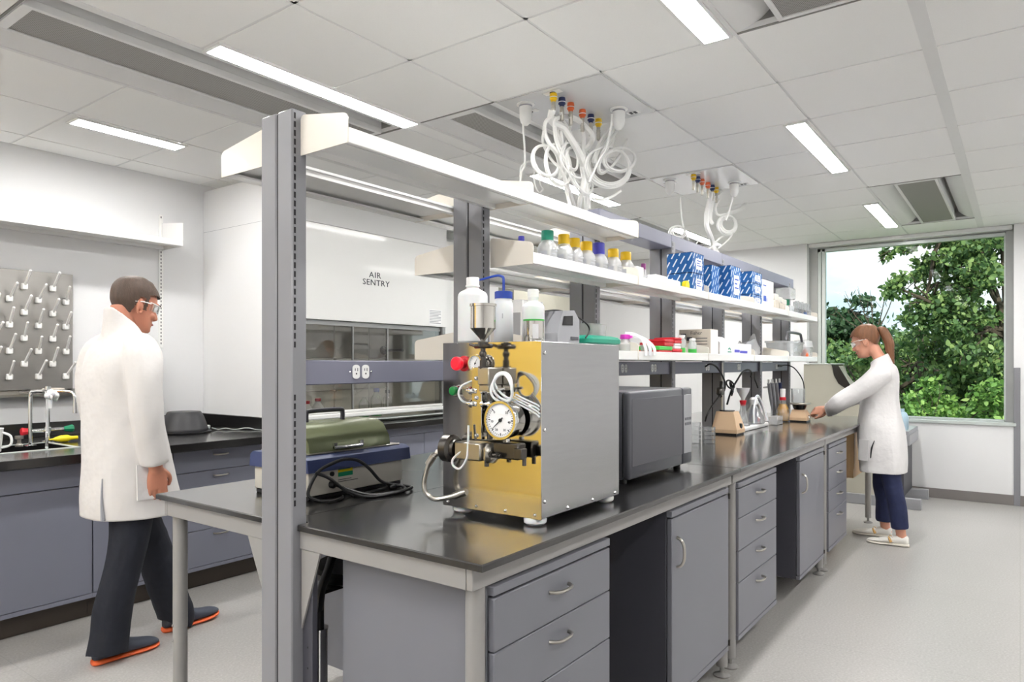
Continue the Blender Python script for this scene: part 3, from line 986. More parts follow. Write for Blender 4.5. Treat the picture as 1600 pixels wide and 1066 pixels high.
b_.box(SX0 - .012, SY0 - .012, WT, SX1 + .012, SY0 + .03, rz + .002); b_.box(SX0 - .012, SY1 - .012, WT, SX1 + .012, SY1 + .012, rz + .002)
b_.box(SX0 - .012, SY0 + .03, WT, SX0 + .014, SY1 - .012, rz + .002); b_.box(SX1 - .014, SY0 + .03, WT, SX1 + .012, SY1 - .012, rz + .002)
part('sink_rim', b_, 'alu_light', sk, smooth=False)
b_ = MB()
b_.box(SX0 + .004, SY0 + .004, .66, SX1 - .004, SY1 - .004, .668)
b_.box(SX0 + .002, SY0 + .002, .668, SX0 + .008, SY1 - .002, WT); b_.box(SX1 - .008, SY0 + .002, .668, SX1 - .002, SY1 - .002, WT)
b_.box(SX0 + .008, SY0 + .002, .668, SX1 - .008, SY0 + .008, WT); b_.box(SX0 + .008, SY1 - .008, .668, SX1 - .008, SY1 - .002, WT)
part('basin', b_, 'resin_black', sk, smooth=False)

def wall_cab(x0, x1, label, kind):
    t = thing('base_cabinet', label, 'base cabinet', ((x0 + x1) / 2, 4.5, 0), 'blue grey cabinets along the left wall')
    part('cabinet_body', MB().box(x0, LY + .022, .115, x1, 5.03, .655 if kind == 'sink' else .866, .001), 'cab_blue', t)
    part('toe_kick', MB().box(x0, 4.11, 0, x1, 4.13, .115), 'toe_brown', t, 'brown toe kick')
    part('bottom_rail', MB().box(x0, LY, .117, x1, LY + .021, .139, .001), 'cab_blue', t)
    if kind == 'drawers':
        L = (.852, .722, .545, .362, .142)
        for k in range(4):
            d_ = part('drawer', MB().box(x0 + .003, LY, L[k + 1], x1 - .003, LY + .02, L[k] - .003, .002), 'cab_blue', t)
            part('handle', bow_handle(((x0 + x1) / 2, LY, L[k] - .036), (1, 0, 0), (0, -1, 0)), 'satin_steel', d_, 'satin metal bow handle')
    else:
        part('front_panel', MB().box(x0 + .002, LY, .729, x1 - .002, LY + .02, .849, .002), 'cab_blue', t)
        n = 1 if x1 - x0 < .8 else 1
        for k in range(n):
            d_ = part('door', MB().box(x0 + .002, LY, .142, x1 - .002, LY + .02, .725, .002), 'cab_blue', t)
            part('handle', bow_handle((x0 + .05, LY, .62), (0, 0, 1), (0, -1, 0)), 'satin_steel', d_)
wall_cab(.42, 1.02, 'blue grey cabinet left of the sink cabinet, cut by the left edge', 'door')
wall_cab(1.022, 1.688, 'blue grey cabinet with a big plain door below the sink', 'sink')
wall_cab(1.690, 2.128, 'blue grey cabinet behind the legs of the walking man', 'door')
wall_cab(2.130, 2.735, 'blue grey drawer cabinet below the black upturned bowl', 'drawers')
wall_cab(2.737, 2.886, 'narrow blue grey filler cabinet beside the grey post', 'door')

# taps
tp = thing('mixing_tap', 'chrome mixing tap with red and green handles at the sink', 'tap', (1.700, 4.66, WT))
x, y = 1.700, 4.66
part('tap_body', MB().lathe((x, y, WT), [(.034, 0), (.034, .006), (.015, .012), (.012, .05), (.018, .052), (.018, .085), (.011, .09), (.011, .30), (.017, .305), (.017, .33), (.0, .332)], 20)
     .cyl((x - .085, y - .005, .985), (x + .085, y + .005, .985), .012), 'chrome', tp)
part('spout', MB().tube([(x, y, WT + .30), (x + .05, y - .06, WT + .302), (x + .085, y - .10, WT + .295), (x + .098, y - .115, WT + .27), (x + .1, y - .117, WT + .225)], .0095, 10, smooth=4)
     .cyl((x + .1, y - .117, WT + .17), (x + .1, y - .117, WT + .235), .012), 'chrome', tp)
for s_, mm in ((-1, 'red'), (1, 'green')):
    k = MB()
    k.lathe((x + s_ * .083, y + s_ * .005, .985), [(.010, 0), (.016, s_ * .012), (.024, s_ * .05), (.02, s_ * .056)], 8, axis='x')
    part('tap_handle', k, mm, tp, ('red' if s_ < 0 else 'green') + ' faceted handle')
tp = thing('gooseneck_tap', 'tall bent chrome water tap with a crumpled white cover on its valve', 'tap', (1.555, 4.50, WT))
x, y = 1.555, 4.50
part('tap_tube', MB().lathe((x, y, WT), [(.03, 0), (.03, .005), (.012, .01)], 16).tube([(x, y, WT), (x, y, 1.19), (x + .012, y - .03, 1.222), (x + .03, y - .08, 1.225), (x + .06, y - .13, 1.222)], .0105, 10, smooth=4)
     .tube([(x + .035, y - .12, 1.222), (x + .034, y - .135, 1.18), (x + .034, y - .135, 1.0), (x + .02, y - .17, .955), (x - .01, y - .25, .925)], .008, 8, smooth=4), 'chrome', tp)
cv = MB(); rr = random.Random(2)
for k in range(9):
    cv.sph((x + .055 + rr.uniform(-.026, .03), y - .13 + rr.uniform(-.02, .02), 1.205 + rr.uniform(-.026, .022)), rr.uniform(.014, .024), n=7, m=5)
cv.cyl((x + .045, y - .135, 1.13), (x + .045, y - .135, 1.19), .011, .016, n=8)
part('valve_cover', cv, 'milky_plastic', tp, 'crumpled white plastic cover')
part('valve', MB().lathe((x - .055, y + .0, WT + .002), [(.02, 0), (.02, .01), (.01, .02), (.01, .04), (.022, .045), (.022, .06), (0, .062)], 10), 'satin_steel', tp)
solo('squeeze_tube', MB().lathe((0, 0, 0), [(.004, 0), (.006, .02), (.011, .03), (.02, .06), (.021, .095), (.012, .115), (.011, .15), (.0, .155)], 14, axis='x'), 'yellow',
     'yellow bulb lying beside the mixing tap', 'bulb')
bpy.data.objects['squeeze_tube'].location = (1.75, 4.565, WT + .001)
wj = thing('white_jug', 'white plastic jug standing at the left edge beside the taps', 'jug', (1.30, 4.33, WT))
part('jug_body', MB().lathe((1.30, 4.33, WT + .001), [(.055, 0), (.06, .005), (.07, .12), (.072, .125), (.068, .125), (.057, .01), (0, .008)], 24), 'white_plastic', wj)
part('jug_handle', MB().tube([(1.355, 4.29, 1.02), (1.385, 4.27, 1.0), (1.385, 4.27, .955), (1.352, 4.29, .94)], .006, 8, smooth=4), 'white_plastic', wj)

# drying rack
dr = thing('drying_rack', 'brushed steel drying rack with white pegs on the left wall', 'drying rack', (1.55, 5.02, 1.2))
RX0, RX1 = 1.14, 1.976
part('rack_panel', MB().box(RX0, 5.018, 1.215, RX1, 5.034, 1.963, .002), 'panel_steel', dr)
part('drip_ledge', MB().prism([(5.034, 1.203), (4.94, 1.175), (4.935, 1.19), (4.945, 1.188), (5.02, 1.214), (5.034, 1.214)], 'x', RX0 - .01, RX1 + .06), 'satin_steel', dr)
rr = random.Random(9)
for row in range(8):
    zc = 1.861 - row * .0803
    xs_ = [1.695 - .158 * k for k in range(4)] + [1.853] if row % 2 == 0 else [1.929 - .1565 * k for k in range(6)]
    for x in xs_:
        if x < RX0 + .04: continue
        pk = part('peg_socket', MB().box(x - .016, 4.985, zc - .021, x + .016, 5.018, zc + .018, .005), 'peg_white', dr)
        tx, ty, tz = rr.uniform(-.012, .022), -.085, rr.uniform(.085, .10)
        part('peg', MB().tube([(x, 5.0, zc), (x + tx, 5.0 + ty, zc + tz)], .0075, 8).sph((x + tx, 5.0 + ty, zc + tz), .0085, n=8, m=6), 'peg_white', pk)
br = MB().tube([(1.78, 4.975, 1.206), (1.80, 4.972, 1.212), (1.88, 4.968, 1.213), (1.90, 4.967, 1.209)], .011, 8, smooth=3, flat=1.3)
br.cyl((1.66, 4.978, 1.206), (1.785, 4.974, 1.207), .004, n=8, mi=1)
solo('bottle_brush', br, ['card_beige', 'dark_steel'], 'wooden handled brush lying on the ledge of the drying rack', 'brush')

# wall shelf and its slotted strip
ws = thing('wall_shelf', 'white shelf fixed high on the left wall above the drying rack', 'shelf', (1.5, 4.9, 2.21))
m_ = MB(); m_.box(.35, 4.745, 2.228, 2.565, 5.03, 2.238); m_.box(.35, 4.742, 2.205, 2.567, 4.76, 2.246, .002); m_.box(.35, 5.0, 2.206, 2.565, 5.03, 2.228); m_.box(.35, 4.76, 2.205, 2.565, 4.80, 2.211)
part('shelf_deck', m_, 'white_metal', ws)
part('end_bracket', MB().prism([(5.03, 2.20), (4.742, 2.206), (4.742, 2.362), (4.748, 2.368), (5.03, 2.40)], 'x', 2.568, 2.572), 'white_metal', ws)
sp = MB().box(2.548, 5.031, 1.495, 2.578, 5.039, 2.46, .001)
z = 1.52
while z < 2.44:
    if not 2.19 < z < 2.42: sp.box(2.559, 5.0302, z, 2.566, 5.0308, z + .014, mi=1)
    z += .0254
solo('shelf_rail', sp, ['white_metal', 'print_dark'], 'white slotted shelf strip on the left wall behind the head of the man', 'wall strip', smooth=False)
q = .06
pd = [(2.30, 1.06), (2.498, 1.06), (2.498, 1.43 - q), (2.494, 1.43 - q * .45), (2.478, 1.43 - q * .12), (2.438, 1.43), (2.30, 1.43)]
wd = thing('wall_dispenser', 'dark grey rounded wall dispenser mostly hidden behind the walking man', 'dispenser', (2.4, 5.0, 1.06))
part('dispenser_body', MB().prism(pd, 'y', 4.94, 5.038), 'device_dark', wd)
part('dispenser_cover', MB().prism([(a + (-.008 if a > 2.4 else .008), b_ + (.008 if b_ < 1.2 else -.008)) for a, b_ in pd], 'y', 4.928, 4.9395), 'graphite', wd)
bw = thing('upturned_bowl', 'black bowl upside down on a round plate on the left worktop', 'bowl', (2.475, 4.55, WT))
bx, by = 2.475, 4.55
part('bowl', MB().lathe((bx, by, WT + .012), [(.148, 0), (.15, .012), (.147, .018), (.138, .05), (.122, .095), (.105, .125), (.100, .130), (.09, .131), (0, .129)], 40), 'bin_charcoal', bw)
part('base_plate', MB().lathe((bx, by, WT + .0005), [(.155, 0), (.168, .004), (.168, .010), (.15, .0115), (0, .0115)], 40), 'black_plastic', bw)
part('plug', MB().box(bx + .152, by - .02, WT + .012, bx + .178, by + .01, WT + .04, .005), 'alu_light', bw)
solo('grey_cable', MB().tube([(2.655, 4.52, WT + .02), (2.70, 4.52, WT + .006), (2.74, 4.49, WT + .012), (2.76, 4.44, WT + .006), (2.79, 4.42, WT + .006), (2.83, 4.40, WT + .012), (2.845, 4.36, WT + .012), (2.848, 4.30, WT + .006), (2.85, 4.22, WT + .005), (2.83, 4.1, WT + .005)], .0038, 7, smooth=5), 'alu_light',
     'thin grey cable trailing from the upturned bowl across the worktop', 'cable')

# ================================================================== FUME HOOD
HX0, HX1, HY, HB = 2.890, 4.735, 4.20, 5.035
fh = thing('fume_hood', 'large white fume hood with a glass sash on the left wall, behind the bench', 'fume hood', ((HX0 + HX1) / 2, 4.6, WT))
part('side_panel', MB().box(HX0, HY + .02, WT, HX0 + .012, HB, 2.69, .001), 'wall_paint', fh, smooth=False)
part('side_panel', MB().box(HX1 - .012, HY + .02, WT, HX1, HB, 2.69, .001), 'wall_paint', fh, smooth=False)
part('side_seam', MB().box(HX0 - .0006, HY + .03, 2.378, HX0, HB, 2.380), 'print_grey', fh, smooth=False)
m_ = MB().box(HX0, HY, 2.425, HX1, HY + .018, 2.69, .001)
part('upper_fascia', m_, 'ceiling_bar', fh, smooth=False)
part('front_panel', MB().box(HX0, HY, 1.709, HX1, HY + .018, 2.422, .002), 'white_metal', fh, smooth=False)
m_ = MB().box(HX0 + .012, 4.98, WT, HX1 - .012, 5.0, 2.4).box(HX0 + .012, HY + .02, 2.0, HX1 - .012, 4.98, 2.02)
m_.box(HX0 + .0125, HY + .12, WT, HX0 + .02, 4.98, 2.0).box(HX1 - .02, HY + .12, WT, HX1 - .0125, 4.98, 2.0)
part('inner_liner', m_, 'hood_liner', fh, smooth=False)
part('corner_post', MB().box(HX0 + .012, HY + .004, WT, HX0 + .05, HY + .10, 1.708, .002).box(HX1 - .05, HY + .004, WT, HX1 - .012, HY + .10, 1.708, .002), 'alu_frame', fh)
m_ = MB().box(HX0 + .05, HY + .03, 1.670, HX1 - .05, HY + .05, 1.708, .002)
for x in (3.66, 4.03):
    m_.box(x - .006, HY + .022, 1.02, x + .006, HY + .034, 1.67)
sf = part('sash_frame', m_, 'alu_frame', fh)
for a, b in ((HX0 + .05, 3.654), (3.666, 4.024), (4.036, HX1 - .05)):
    part('sash_glass', MB().box(a, HY + .025, 1.02, b, HY + .031, 1.67), 'glass_sash', sf, smooth=False)
part('sash_handle', MB().box(HX0 + .03, HY - .012, .965, HX1 - .03, HY + .034, 1.0, .008).box(HX0 + .03, HY + .005, 1.0, HX1 - .03, HY + .03, 1.022, .006), 'white_metal', fh, 'white sash lift rail')
part('airfoil', MB().box(HX0 + .012, HY - .06, WT + .016, HX1 - .012, HY + .04, WT + .024, .003), 'alu_light', fh)
part('work_surface', MB().box(HX0 + .012, HY + .0, WT + .001, HX1 - .012, 4.98, WT + .012), 'hood_liner', fh)
o_ = part('hood_sign', merge(text_mb('AIR', .066, (3.868, HY - .0008, 2.091), (1.2, 0, 0), (0, 0, 1), spacing=1.1), text_mb('SENTRY', .066, (3.882, HY - .0008, 2.030), (1.18, 0, 0), (0, 0, 1), spacing=1.08)), 'print_dark', fh, 'dark lettering on the white hood front', smooth=False)
nb = MB().box(4.50, HY - .0015, 1.72, 4.665, HY - .0002, 1.86)
nt_ = part('notice_label', nb, 'paper_white', fh, smooth=False)
nl = MB()
for k in range(9):
    nl.box(4.51, HY - .0022, 1.85 - k * .0135, 4.655 - (.03 if k % 4 == 3 else 0), HY - .0016, 1.845 - k * .0135)
part('notice_print', nl, 'print_grey', nt_, smooth=False)
# rod lattice inside
lr = MB()
for x in (3.25, 3.62, 4.0, 4.4): lr.cyl((x, 4.86, WT + .012), (x, 4.86, 1.75), .006, n=8)
for z in (1.14, 1.42): lr.cyl((3.05, 4.85, z), (4.6, 4.85, z + .012), .006, n=8)
for x in (3.62, 4.0):
    for z in (1.14, 1.42): lr.sph((x, 4.852, z + .004), .016, n=8, m=6)
part('rod_lattice', lr, 'satin_steel', fh)
bc = thing('hood_base_cabinet', 'blue grey base cabinet under the fume hood, behind the bench', 'base cabinet', ((HX0 + HX1) / 2, 4.5, 0))
part('cabinet_body', MB().box(HX0, LY + .022, .115, HX1, 5.03, .866, .001), 'cab_blue', bc)
part('hood_worktop', MB().box(HX0, LF + .05, .868, HX1, 5.03, WT - .001, .003), 'resin_black', bc)
part('toe_kick', MB().box(HX0, 4.11, 0, HX1, 4.13, .115), 'toe_brown', bc)
part('top_rail', MB().box(HX0, LY, .80, HX1, LY + .02, .864, .002), 'cab_blue', bc)
for k in range(4):
    w_ = (HX1 - HX0) / 4
    part('door', MB().box(HX0 + k * w_ + .002, LY, .142, HX0 + (k + 1) * w_ - .002, LY + .02, .797, .002), 'cab_blue', bc)
def flask_bottle(name, x, y, z, r, h, body, cap, label, cat, group=None, liquid=None):
    t = thing(name, label, cat, (x, y, z), group)
    part('bottle_body', MB().lathe((x, y, z), [(r * .92, 0), (r, .006), (r, h * .58), (r * .85, h * .68), (r * .45, h * .80), (r * .40, h * .88), (0, h * .885)], 20), body, t)
    if cap: part('cap', MB().lathe((x, y, z + h * .87), [(r * .5, 0), (r * .52, h * .12), (r * .46, h * .13), (0, h * .13)], 16), cap, t)
    if liquid: part('liquid', MB().lathe((x, y, z + .003), [(r * .9, 0), (r * .93, h * .22), (0, h * .22)], 18), liquid, t)
    return t
hz = WT + .0125
flask_bottle('amber_bottle', 3.24, 4.42, hz, .06, .30, 'amber', 'black_plastic', 'large brown glass bottle with a black cap inside the fume hood', 'bottle')
flask_bottle('amber_bottle', 3.13, 4.33, hz, .045, .2, 'amber', 'black_plastic', 'small brown glass bottle beside the grey post, inside the fume hood', 'bottle')
flask_bottle('white_bottle', 3.33, 4.36, hz, .04, .17, 'white_plastic', 'red', 'white bottle with a red cap next to the brown bottles in the hood', 'bottle')
flask_bottle('white_bottle', 3.50, 4.45, hz, .045, .18, 'white_plastic', 'red', 'white bottle with a red cap standing behind the olive bath lid, in the hood', 'bottle')
flask_bottle('clear_bottle', 4.02, 4.5, hz, .045, .19, 'glass_clear', None, 'open clear bottle with green liquid in the fume hood', 'bottle', liquid='bright_green')
flask_bottle('clear_bottle', 4.16, 4.5, hz, .05, .24, 'glass_clear', 'tube_blue', 'clear bottle with green liquid and a blue cap in the fume hood', 'bottle', liquid='bright_green')
flask_bottle('clear_bottle', 4.34, 4.55, hz, .045, .22, 'glass_clear', 'black_plastic', 'clear bottle with a black cap at the right in the fume hood', 'bottle', liquid='card_beige')
vk = MB().lathe((4.42, 4.70, 1.50), [(.0, 0), (.035, .0), (.042, -.02), (.035, -.04), (.012, -.045), (.012, -.26)], 16, axis='y').cyl((4.40, 4.66, 1.50), (4.37, 4.66, 1.52), .02)
part('hood_valve', vk, 'dark_steel', fh)
# white tall unit beyond the hood
tc_ = thing('tall_cabinet', 'plain white tall cabinet beyond the fume hood', 'cabinet', (5.2, 4.7, 0))
part('cabinet_body', MB().box(4.76, 4.40, .1, 5.75, 5.03, 2.55, .003), 'wall_paint', tc_, smooth=False)
part('cabinet_door', MB().box(4.765, 4.378, .11, 5.252, 4.398, 2.54, .002).box(5.258, 4.378, .11, 5.745, 4.398, 2.54, .002), 'white_metal', tc_, smooth=False)
part('toe_kick', MB().box(4.78, 4.45, 0, 5.73, 5.03, .1), 'toe_brown', tc_)
sb = thing('safety_cabinet', 'grey white cabinet with a sloping front seen below the far power rail', 'cabinet', (6.4, 4.5, 0))
part('cabinet_body', MB().prism([(5.03, .0), (4.2, .0), (4.2, .98), (4.36, .99), (4.62, 1.5), (4.62, 2.3), (5.03, 2.3)], 'x', 6.35, 7.7), 'beige_panel', sb, smooth=False)
part('front_glass', MB().prism([(4.35, 1.0), (4.61, 1.5), (4.605, 1.503), (4.345, 1.003)], 'x', 6.40, 7.65), 'device_grey', sb, smooth=False)
# ================================================================== STEEL MACHINE
FX = 1.634
hm = thing('steel_machine', 'big polished steel box machine with pressure gauges and a funnel on the near bench', 'lab machine', (1.87, 1.28, WT))
m_ = MB().box(FX + .0035, 1.096, .9375, 2.112, 1.462, 1.443, .002)
bd = part('housing', m_, 'steel', hm)
part('front_plate', MB().box(FX, 1.093, .936, FX + .003, 1.465, 1.4445, .001), 'steel_polish', hm)
sc = MB()
for z in (.985, 1.19, 1.41): sc.sph((1.655, 1.0955, z), .0055, n=8, m=6)
for x in (1.78, 1.93, 2.08): sc.sph((x, 1.0955, .948), .0055, n=8, m=6)
for y in (1.115, 1.22, 1.33, 1.445): sc.sph((FX, y, .948), .005, n=8, m=6)
part('screws', sc, 'chrome', hm)
for (x, y) in ((1.665, 1.135), (1.675, 1.415), (2.075, 1.135), (2.075, 1.42)):
    part('foot', MB().lathe((x, y, WT), [(.026, 0), (.033, .006), (.034, .016), (.03, .0225), (0, .0225)], 24), 'milky_plastic', hm)
# emergency stop and start buttons
eb = part('stop_button', MB().lathe((FX, 1.374, 1.380), [(.012, 0), (.012, -.028), (.018, -.028), (.0205, -.033), (.0205, -.044), (.016, -.049), (0, -.049)], 24, axis='x'), 'red_lamp', hm, 'red stop button')
part('button_collar', MB().lathe((FX, 1.374, 1.380), [(.024, 0), (.024, -.006), (.015, -.008), (.015, -.026), (.0, -.026)], 24, axis='x'), 'red', eb)
gb = part('start_button', MB().lathe((FX, 1.386, 1.297), [(.0, -.034), (.0135, -.034), (.0135, -.046), (.011, -.048), (0, -.048)], 20, axis='x'), 'green_lamp', hm, 'green start button')
part('button_collar', MB().lathe((FX, 1.386, 1.297), [(.018, 0), (.018, -.03), (.016, -.036), (0, -.036)], 20, axis='x'), 'chrome', gb)
part('control_knob', MB().lathe((FX, 1.340, 1.296), [(.012, 0), (.012, -.012), (.024, -.014), (.024, -.026), (0, -.027)], 20, axis='x').box(FX - .03, 1.338, 1.30, FX - .012, 1.362, 1.312, .003), 'satin_steel', hm)
def gauge(x, y, z, r, dep, name, mm, ticks, ang):
    g = part(name, MB().lathe((x, y, z), [(r * .92, dep), (r * .96, dep * .5), (r * .92, .004), (r, .002), (r * 1.03, -.004), (r * 1.0, -.009), (r * .88, -.009), (r * .86, -.003), (0, -.002)], 44, axis='x'), mm, hm)
    part('dial', MB().lathe((x, y, z), [(r * .86, -.0035), (0, -.0036)], 36, axis='x'), 'paper_white', g, 'pale dial')
    tm = MB()
    for k in range(ticks):
        a = R(-225 + 270 * k / (ticks - 1))
        r1, r2 = r * .80, r * (.66 if k % 5 == 0 else .73)
        cy_, sz_ = -math.cos(a), math.sin(a)
        w_ = r * (.018 if k % 5 else .03)
        p = [(r1, -w_), (r1, w_), (r2, w_), (r2, -w_)]
        tm.add([(x - .0042, y + cy_ * a_ - sz_ * b_, z + sz_ * a_ * -1 * -1 + cy_ * b_) for a_, b_ in p], [(0, 1, 2, 3)])
    part('dial_marks', tm, 'print_dark', g, smooth=False)
    nd = MB(); ca, sa_ = -math.cos(ang), math.sin(ang)
    nd.tube([(x - .0062, y - ca * r * .2, z - sa_ * r * .2), (x - .0062, y + ca * r * .7, z + sa_ * r * .7)], .0012, 6, radii=[r * .035, r * .012]).sph((x - .006, y, z), r * .10, n=10, m=6)
    part('needle', nd, 'groove_black', g)
    return g
bg = gauge(1.575, 1.190, 1.219, .055, .046, 'pressure_gauge', 'chrome', 31, R(222))
for k, s_ in enumerate(('0', '10', '20', '30', '40', '50')):
    a = R(-225 + 270 * k / 5)
    c_ = (1.5702, 1.190 + math.cos(a) * -.031 * -1 * -1, 1.219 + math.sin(a) * .031)
    part('dial_number', text_mb(s_, .010, c_, (0, -1, 0), (0, 0, 1), .0002), 'print_dark', bg, smooth=False)
part('gauge_stem', MB().cyl((1.60, 1.186, 1.165), (1.60, 1.186, 1.125), .008, n=10).cyl((1.60, 1.186, 1.15), (1.60, 1.186, 1.138), .012, n=6).tube([(1.598, 1.186, 1.13), (1.596, 1.186, 1.121), (1.594, 1.20, 1.118), (1.594, 1.235, 1.119)], .0055, 8, smooth=4), 'chrome', hm)
gauge(1.61, 1.310, 1.381, .026, .024, 'air_gauge', 'chrome', 16, R(60))
# hopper and cylinder stack
hx, hy = 1.578, 1.259
part('hopper', MB().lathe((hx, hy, 0), [(.006, 1.436), (.007, 1.447), (.010, 1.452), (.0375, 1.482), (.0375, 1.545), (.040, 1.546), (.040, 1.553), (.036, 1.553), (.035, 1.485), (.0, 1.46)], 36), 'steel_polish', hm, 'steel feed funnel')
v_ = MB()
v_.cyl((hx, hy, 1.385), (hx, hy, 1.44), .0075, n=12).lathe((hx, hy, 0), [(.012, 1.428), (.016, 1.43), (.016, 1.442), (.012, 1.444)], 6)
v_.box(hx - .012, hy - .032, 1.424, hx + .012, hy + .03, 1.438, .005).cyl((hx, hy + .028, 1.431), (hx, hy + .05, 1.437), .0045, n=8).sph((hx, hy, 1.408), .0115, n=10, m=7)
v_.cyl((hx, hy, 1.37), (hx, hy, 1.39), .010, n=10).lathe((hx, hy, 0), [(.014, 1.365), (.014, 1.372)], 6)
part('inlet_valve', v_, 'dark_steel', hm)
part('pump_block', MB().box(1.565, 1.228, 1.318, 1.632, 1.270, 1.368, .003).box(1.568, 1.231, 1.300, 1.632, 1.267, 1.318, .002), 'satin_steel', hm)
part('column_plate', MB().box(1.575, 1.262, 1.158, 1.592, 1.300, 1.370, .002).box(1.592, 1.270, 1.165, 1.634, 1.292, 1.36), 'steel_polish', hm)
cl = MB()
for z in (1.300, 1.262):
    cl = MB()
    cl.cyl((1.585, 1.215, z), (1.585, 1.325, z), .006, n=10)
    for y in (1.236, 1.262, 1.285, 1.308):
        cl.cyl((1.585, y - .004, z), (1.585, y + .004, z), .0125, n=14)
    cl.sph((1.572, 1.295, z), .008, n=8, m=6)
    part('pipe_clamp', cl, 'chrome', hm)
cl = MB()
cl.cyl((1.575, 1.24, 1.305), (1.59, 1.19, 1.308), .004, n=8)
for z in (1.337, 1.28, 1.17): cl.sph((1.574, 1.281, z), .0065, n=8, m=6)
part('bolts', cl, 'chrome', hm)
part('plunger_rod', MB().cyl((1.59, 1.243, 1.16), (1.59, 1.243, 1.30), .0085, n=14).cyl((1.59, 1.243, 1.20), (1.59, 1.243, 1.235), .012, n=14), 'dark_steel', hm)
mo = MB()
mo.lathe((1.58, 1.405, 1.125), [(.0, 0), (.032, 0), (.042, -.004), (.042, -.03), (.036, -.034), (.03, -.036), (.03, -.05), (0, -.05)], 32, axis='y')
part('drive_flange', mo, 'dark_steel', hm)
part('homogenizing_head', MB().box(1.555, 1.252, 1.098, 1.612, 1.350, 1.150, .004).box(1.56, 1.225, 1.092, 1.61, 1.254, 1.150, .012), 'satin_steel', hm)
part('outlet_fitting', MB().cyl((1.565, 1.225, 1.12), (1.565, 1.185, 1.118), .006, n=10).cyl((1.565, 1.222, 1.12), (1.565, 1.212, 1.12), .010, n=6).cyl((1.565, 1.198, 1.119), (1.565, 1.19, 1.118), .009, n=6)
     .box(1.58, 1.135, 1.108, 1.62, 1.225, 1.155, .004).box(1.572, 1.118, 1.112, 1.60, 1.145, 1.142, .002).cyl((1.61, 1.135, 1.11), (1.61, 1.135, 1.09), .006, n=8).cyl((1.58, 1.247, 1.098), (1.58, 1.247, 1.082), .007, n=8), 'dark_steel', hm)
def mtube(*a, **k):
    part('clear_tube', MB().tube(*a, **k), 'milky_plastic', hm, 'milky tube')
mtube([(1.60, 1.318, 1.262), (1.578, 1.335, 1.268), (1.570, 1.345, 1.29), (1.575, 1.335, 1.315), (1.60, 1.31, 1.33)], .0035, 7, smooth=5)
mtube([(1.562, 1.300, 1.20), (1.556, 1.298, 1.13), (1.553, 1.302, 1.10), (1.552, 1.325, 1.072), (1.552, 1.350, 1.078), (1.552, 1.352, 1.098), (1.558, 1.325, 1.122)], .0035, 7, smooth=5)
for k in range(3):
    c0 = Vector((1.585 - .006 * k, 1.185, 1.318 - .004 * k)); pts = []
    for j in range(14):
        a = 2 * PI * j / 14
        u, w_ = .040 * math.cos(a), (.027 + .005 * k) * math.sin(a)
        th = R(58 + 8 * k)
        pts.append(c0 + Vector((.008 * math.sin(a * 2 + k), -(u * math.cos(th) - w_ * math.sin(th)) * -1 * -1, -(u * math.sin(th) + w_ * math.cos(th)))))
    mtube(pts, .0036, 7, smooth=3, closed=True)
for k in range(4):
    mtube([(1.592, 1.165 - .004 * k, 1.275 + .006 * k), (1.606, 1.135 - .002 * k, 1.258 + .007 * k), (1.625, 1.105, 1.238 + .009 * k), (1.632, 1.098, 1.228 + .01 * k)], .0028, 6, smooth=4)

ho = MB().tube([(1.575, 1.402, 1.115), (1.568, 1.432, 1.105), (1.562, 1.455, 1.08), (1.56, 1.475, 1.02), (1.562, 1.470, .985), (1.575, 1.445, .966), (1.60, 1.41, .972), (1.632, 1.375, .985)], .0075, 9, smooth=6)
ho.cyl((1.565, 1.44, 1.10), (1.561, 1.46, 1.072), .011, n=10).cyl((1.61, 1.40, .974), (1.633, 1.374, .986), .011, n=10).cyl((1.575, 1.395, 1.115), (1.568, 1.43, 1.108), .011, n=10)
part('braided_hose', ho, 'satin_steel', hm)
part('power_lead', MB().tube([(1.80, 1.466, 1.08), (1.78, 1.50, 1.10), (1.76, 1.53, 1.06), (1.77, 1.52, .99), (1.79, 1.47, .955)], .006, 8, smooth=5), 'cord_black', hm)

# ------------------------------------------------------------------ things on top of the machine
BT = 1.4435
def lathe_bottle(name, x, y, z, r, h, neck_r, shoulder, cap_h, body, cap, label, cat='bottle', group=None, capr=None, round_=.5):
    t = thing(name, label, cat, (x, y, z), group)
    hs = h - cap_h
    pr = [(0, .0005), (r * .9, .0005), (r, .006), (r, shoulder - r * .25), (r * .96, shoulder - r * .08), (r * .86, shoulder + r * .06), (neck_r * 1.12, shoulder + r * .28), (neck_r, shoulder + r * .34), (neck_r, hs), (0, hs)]
    part('bottle_body', MB().lathe((x, y, z), pr, 26), body, t)
    if cap:
        cr = capr or neck_r * 1.18
        part('cap', MB().lathe((x, y, z), [(cr, hs - .004), (cr, h - .002), (cr * .94, h), (0, h)], 24), cap, t)
    return t
t = lathe_bottle('jug_bottle', 1.684, 1.385, BT, .047, .190, .0195, .157, 0, 'milky_plastic', None, 'largest white plastic bottle on top of the steel machine, behind the funnel', group='bottles on top of the steel machine')
part('cap', MB().lathe((1.684, 1.385, BT), [(.020, .176), (.0225, .177), (.0225, .181), (.0205, .182), (.0205, .204), (.019, .206), (0, .206)], 24), 'white_plastic', t)
t = thing('wash_bottle', 'white squeeze bottle with a blue cap and bent blue spout on the steel machine', 'bottle', (1.765, 1.325, BT), 'bottles on top of the steel machine')
x, y = 1.765, 1.325
part('bottle_body', MB().lathe((x, y, BT), [(0, .0005), (.029, .0005), (.031, .005), (.031, .118), (.029, .128), (.0265, .133), (.0265, .146), (0, .146)], 26), 'milky_plastic', t)
part('cap', MB().lathe((x, y, BT), [(.0285, .142), (.0285, .164), (.026, .1655), (0, .1655)], 26), 'tube_blue', t)
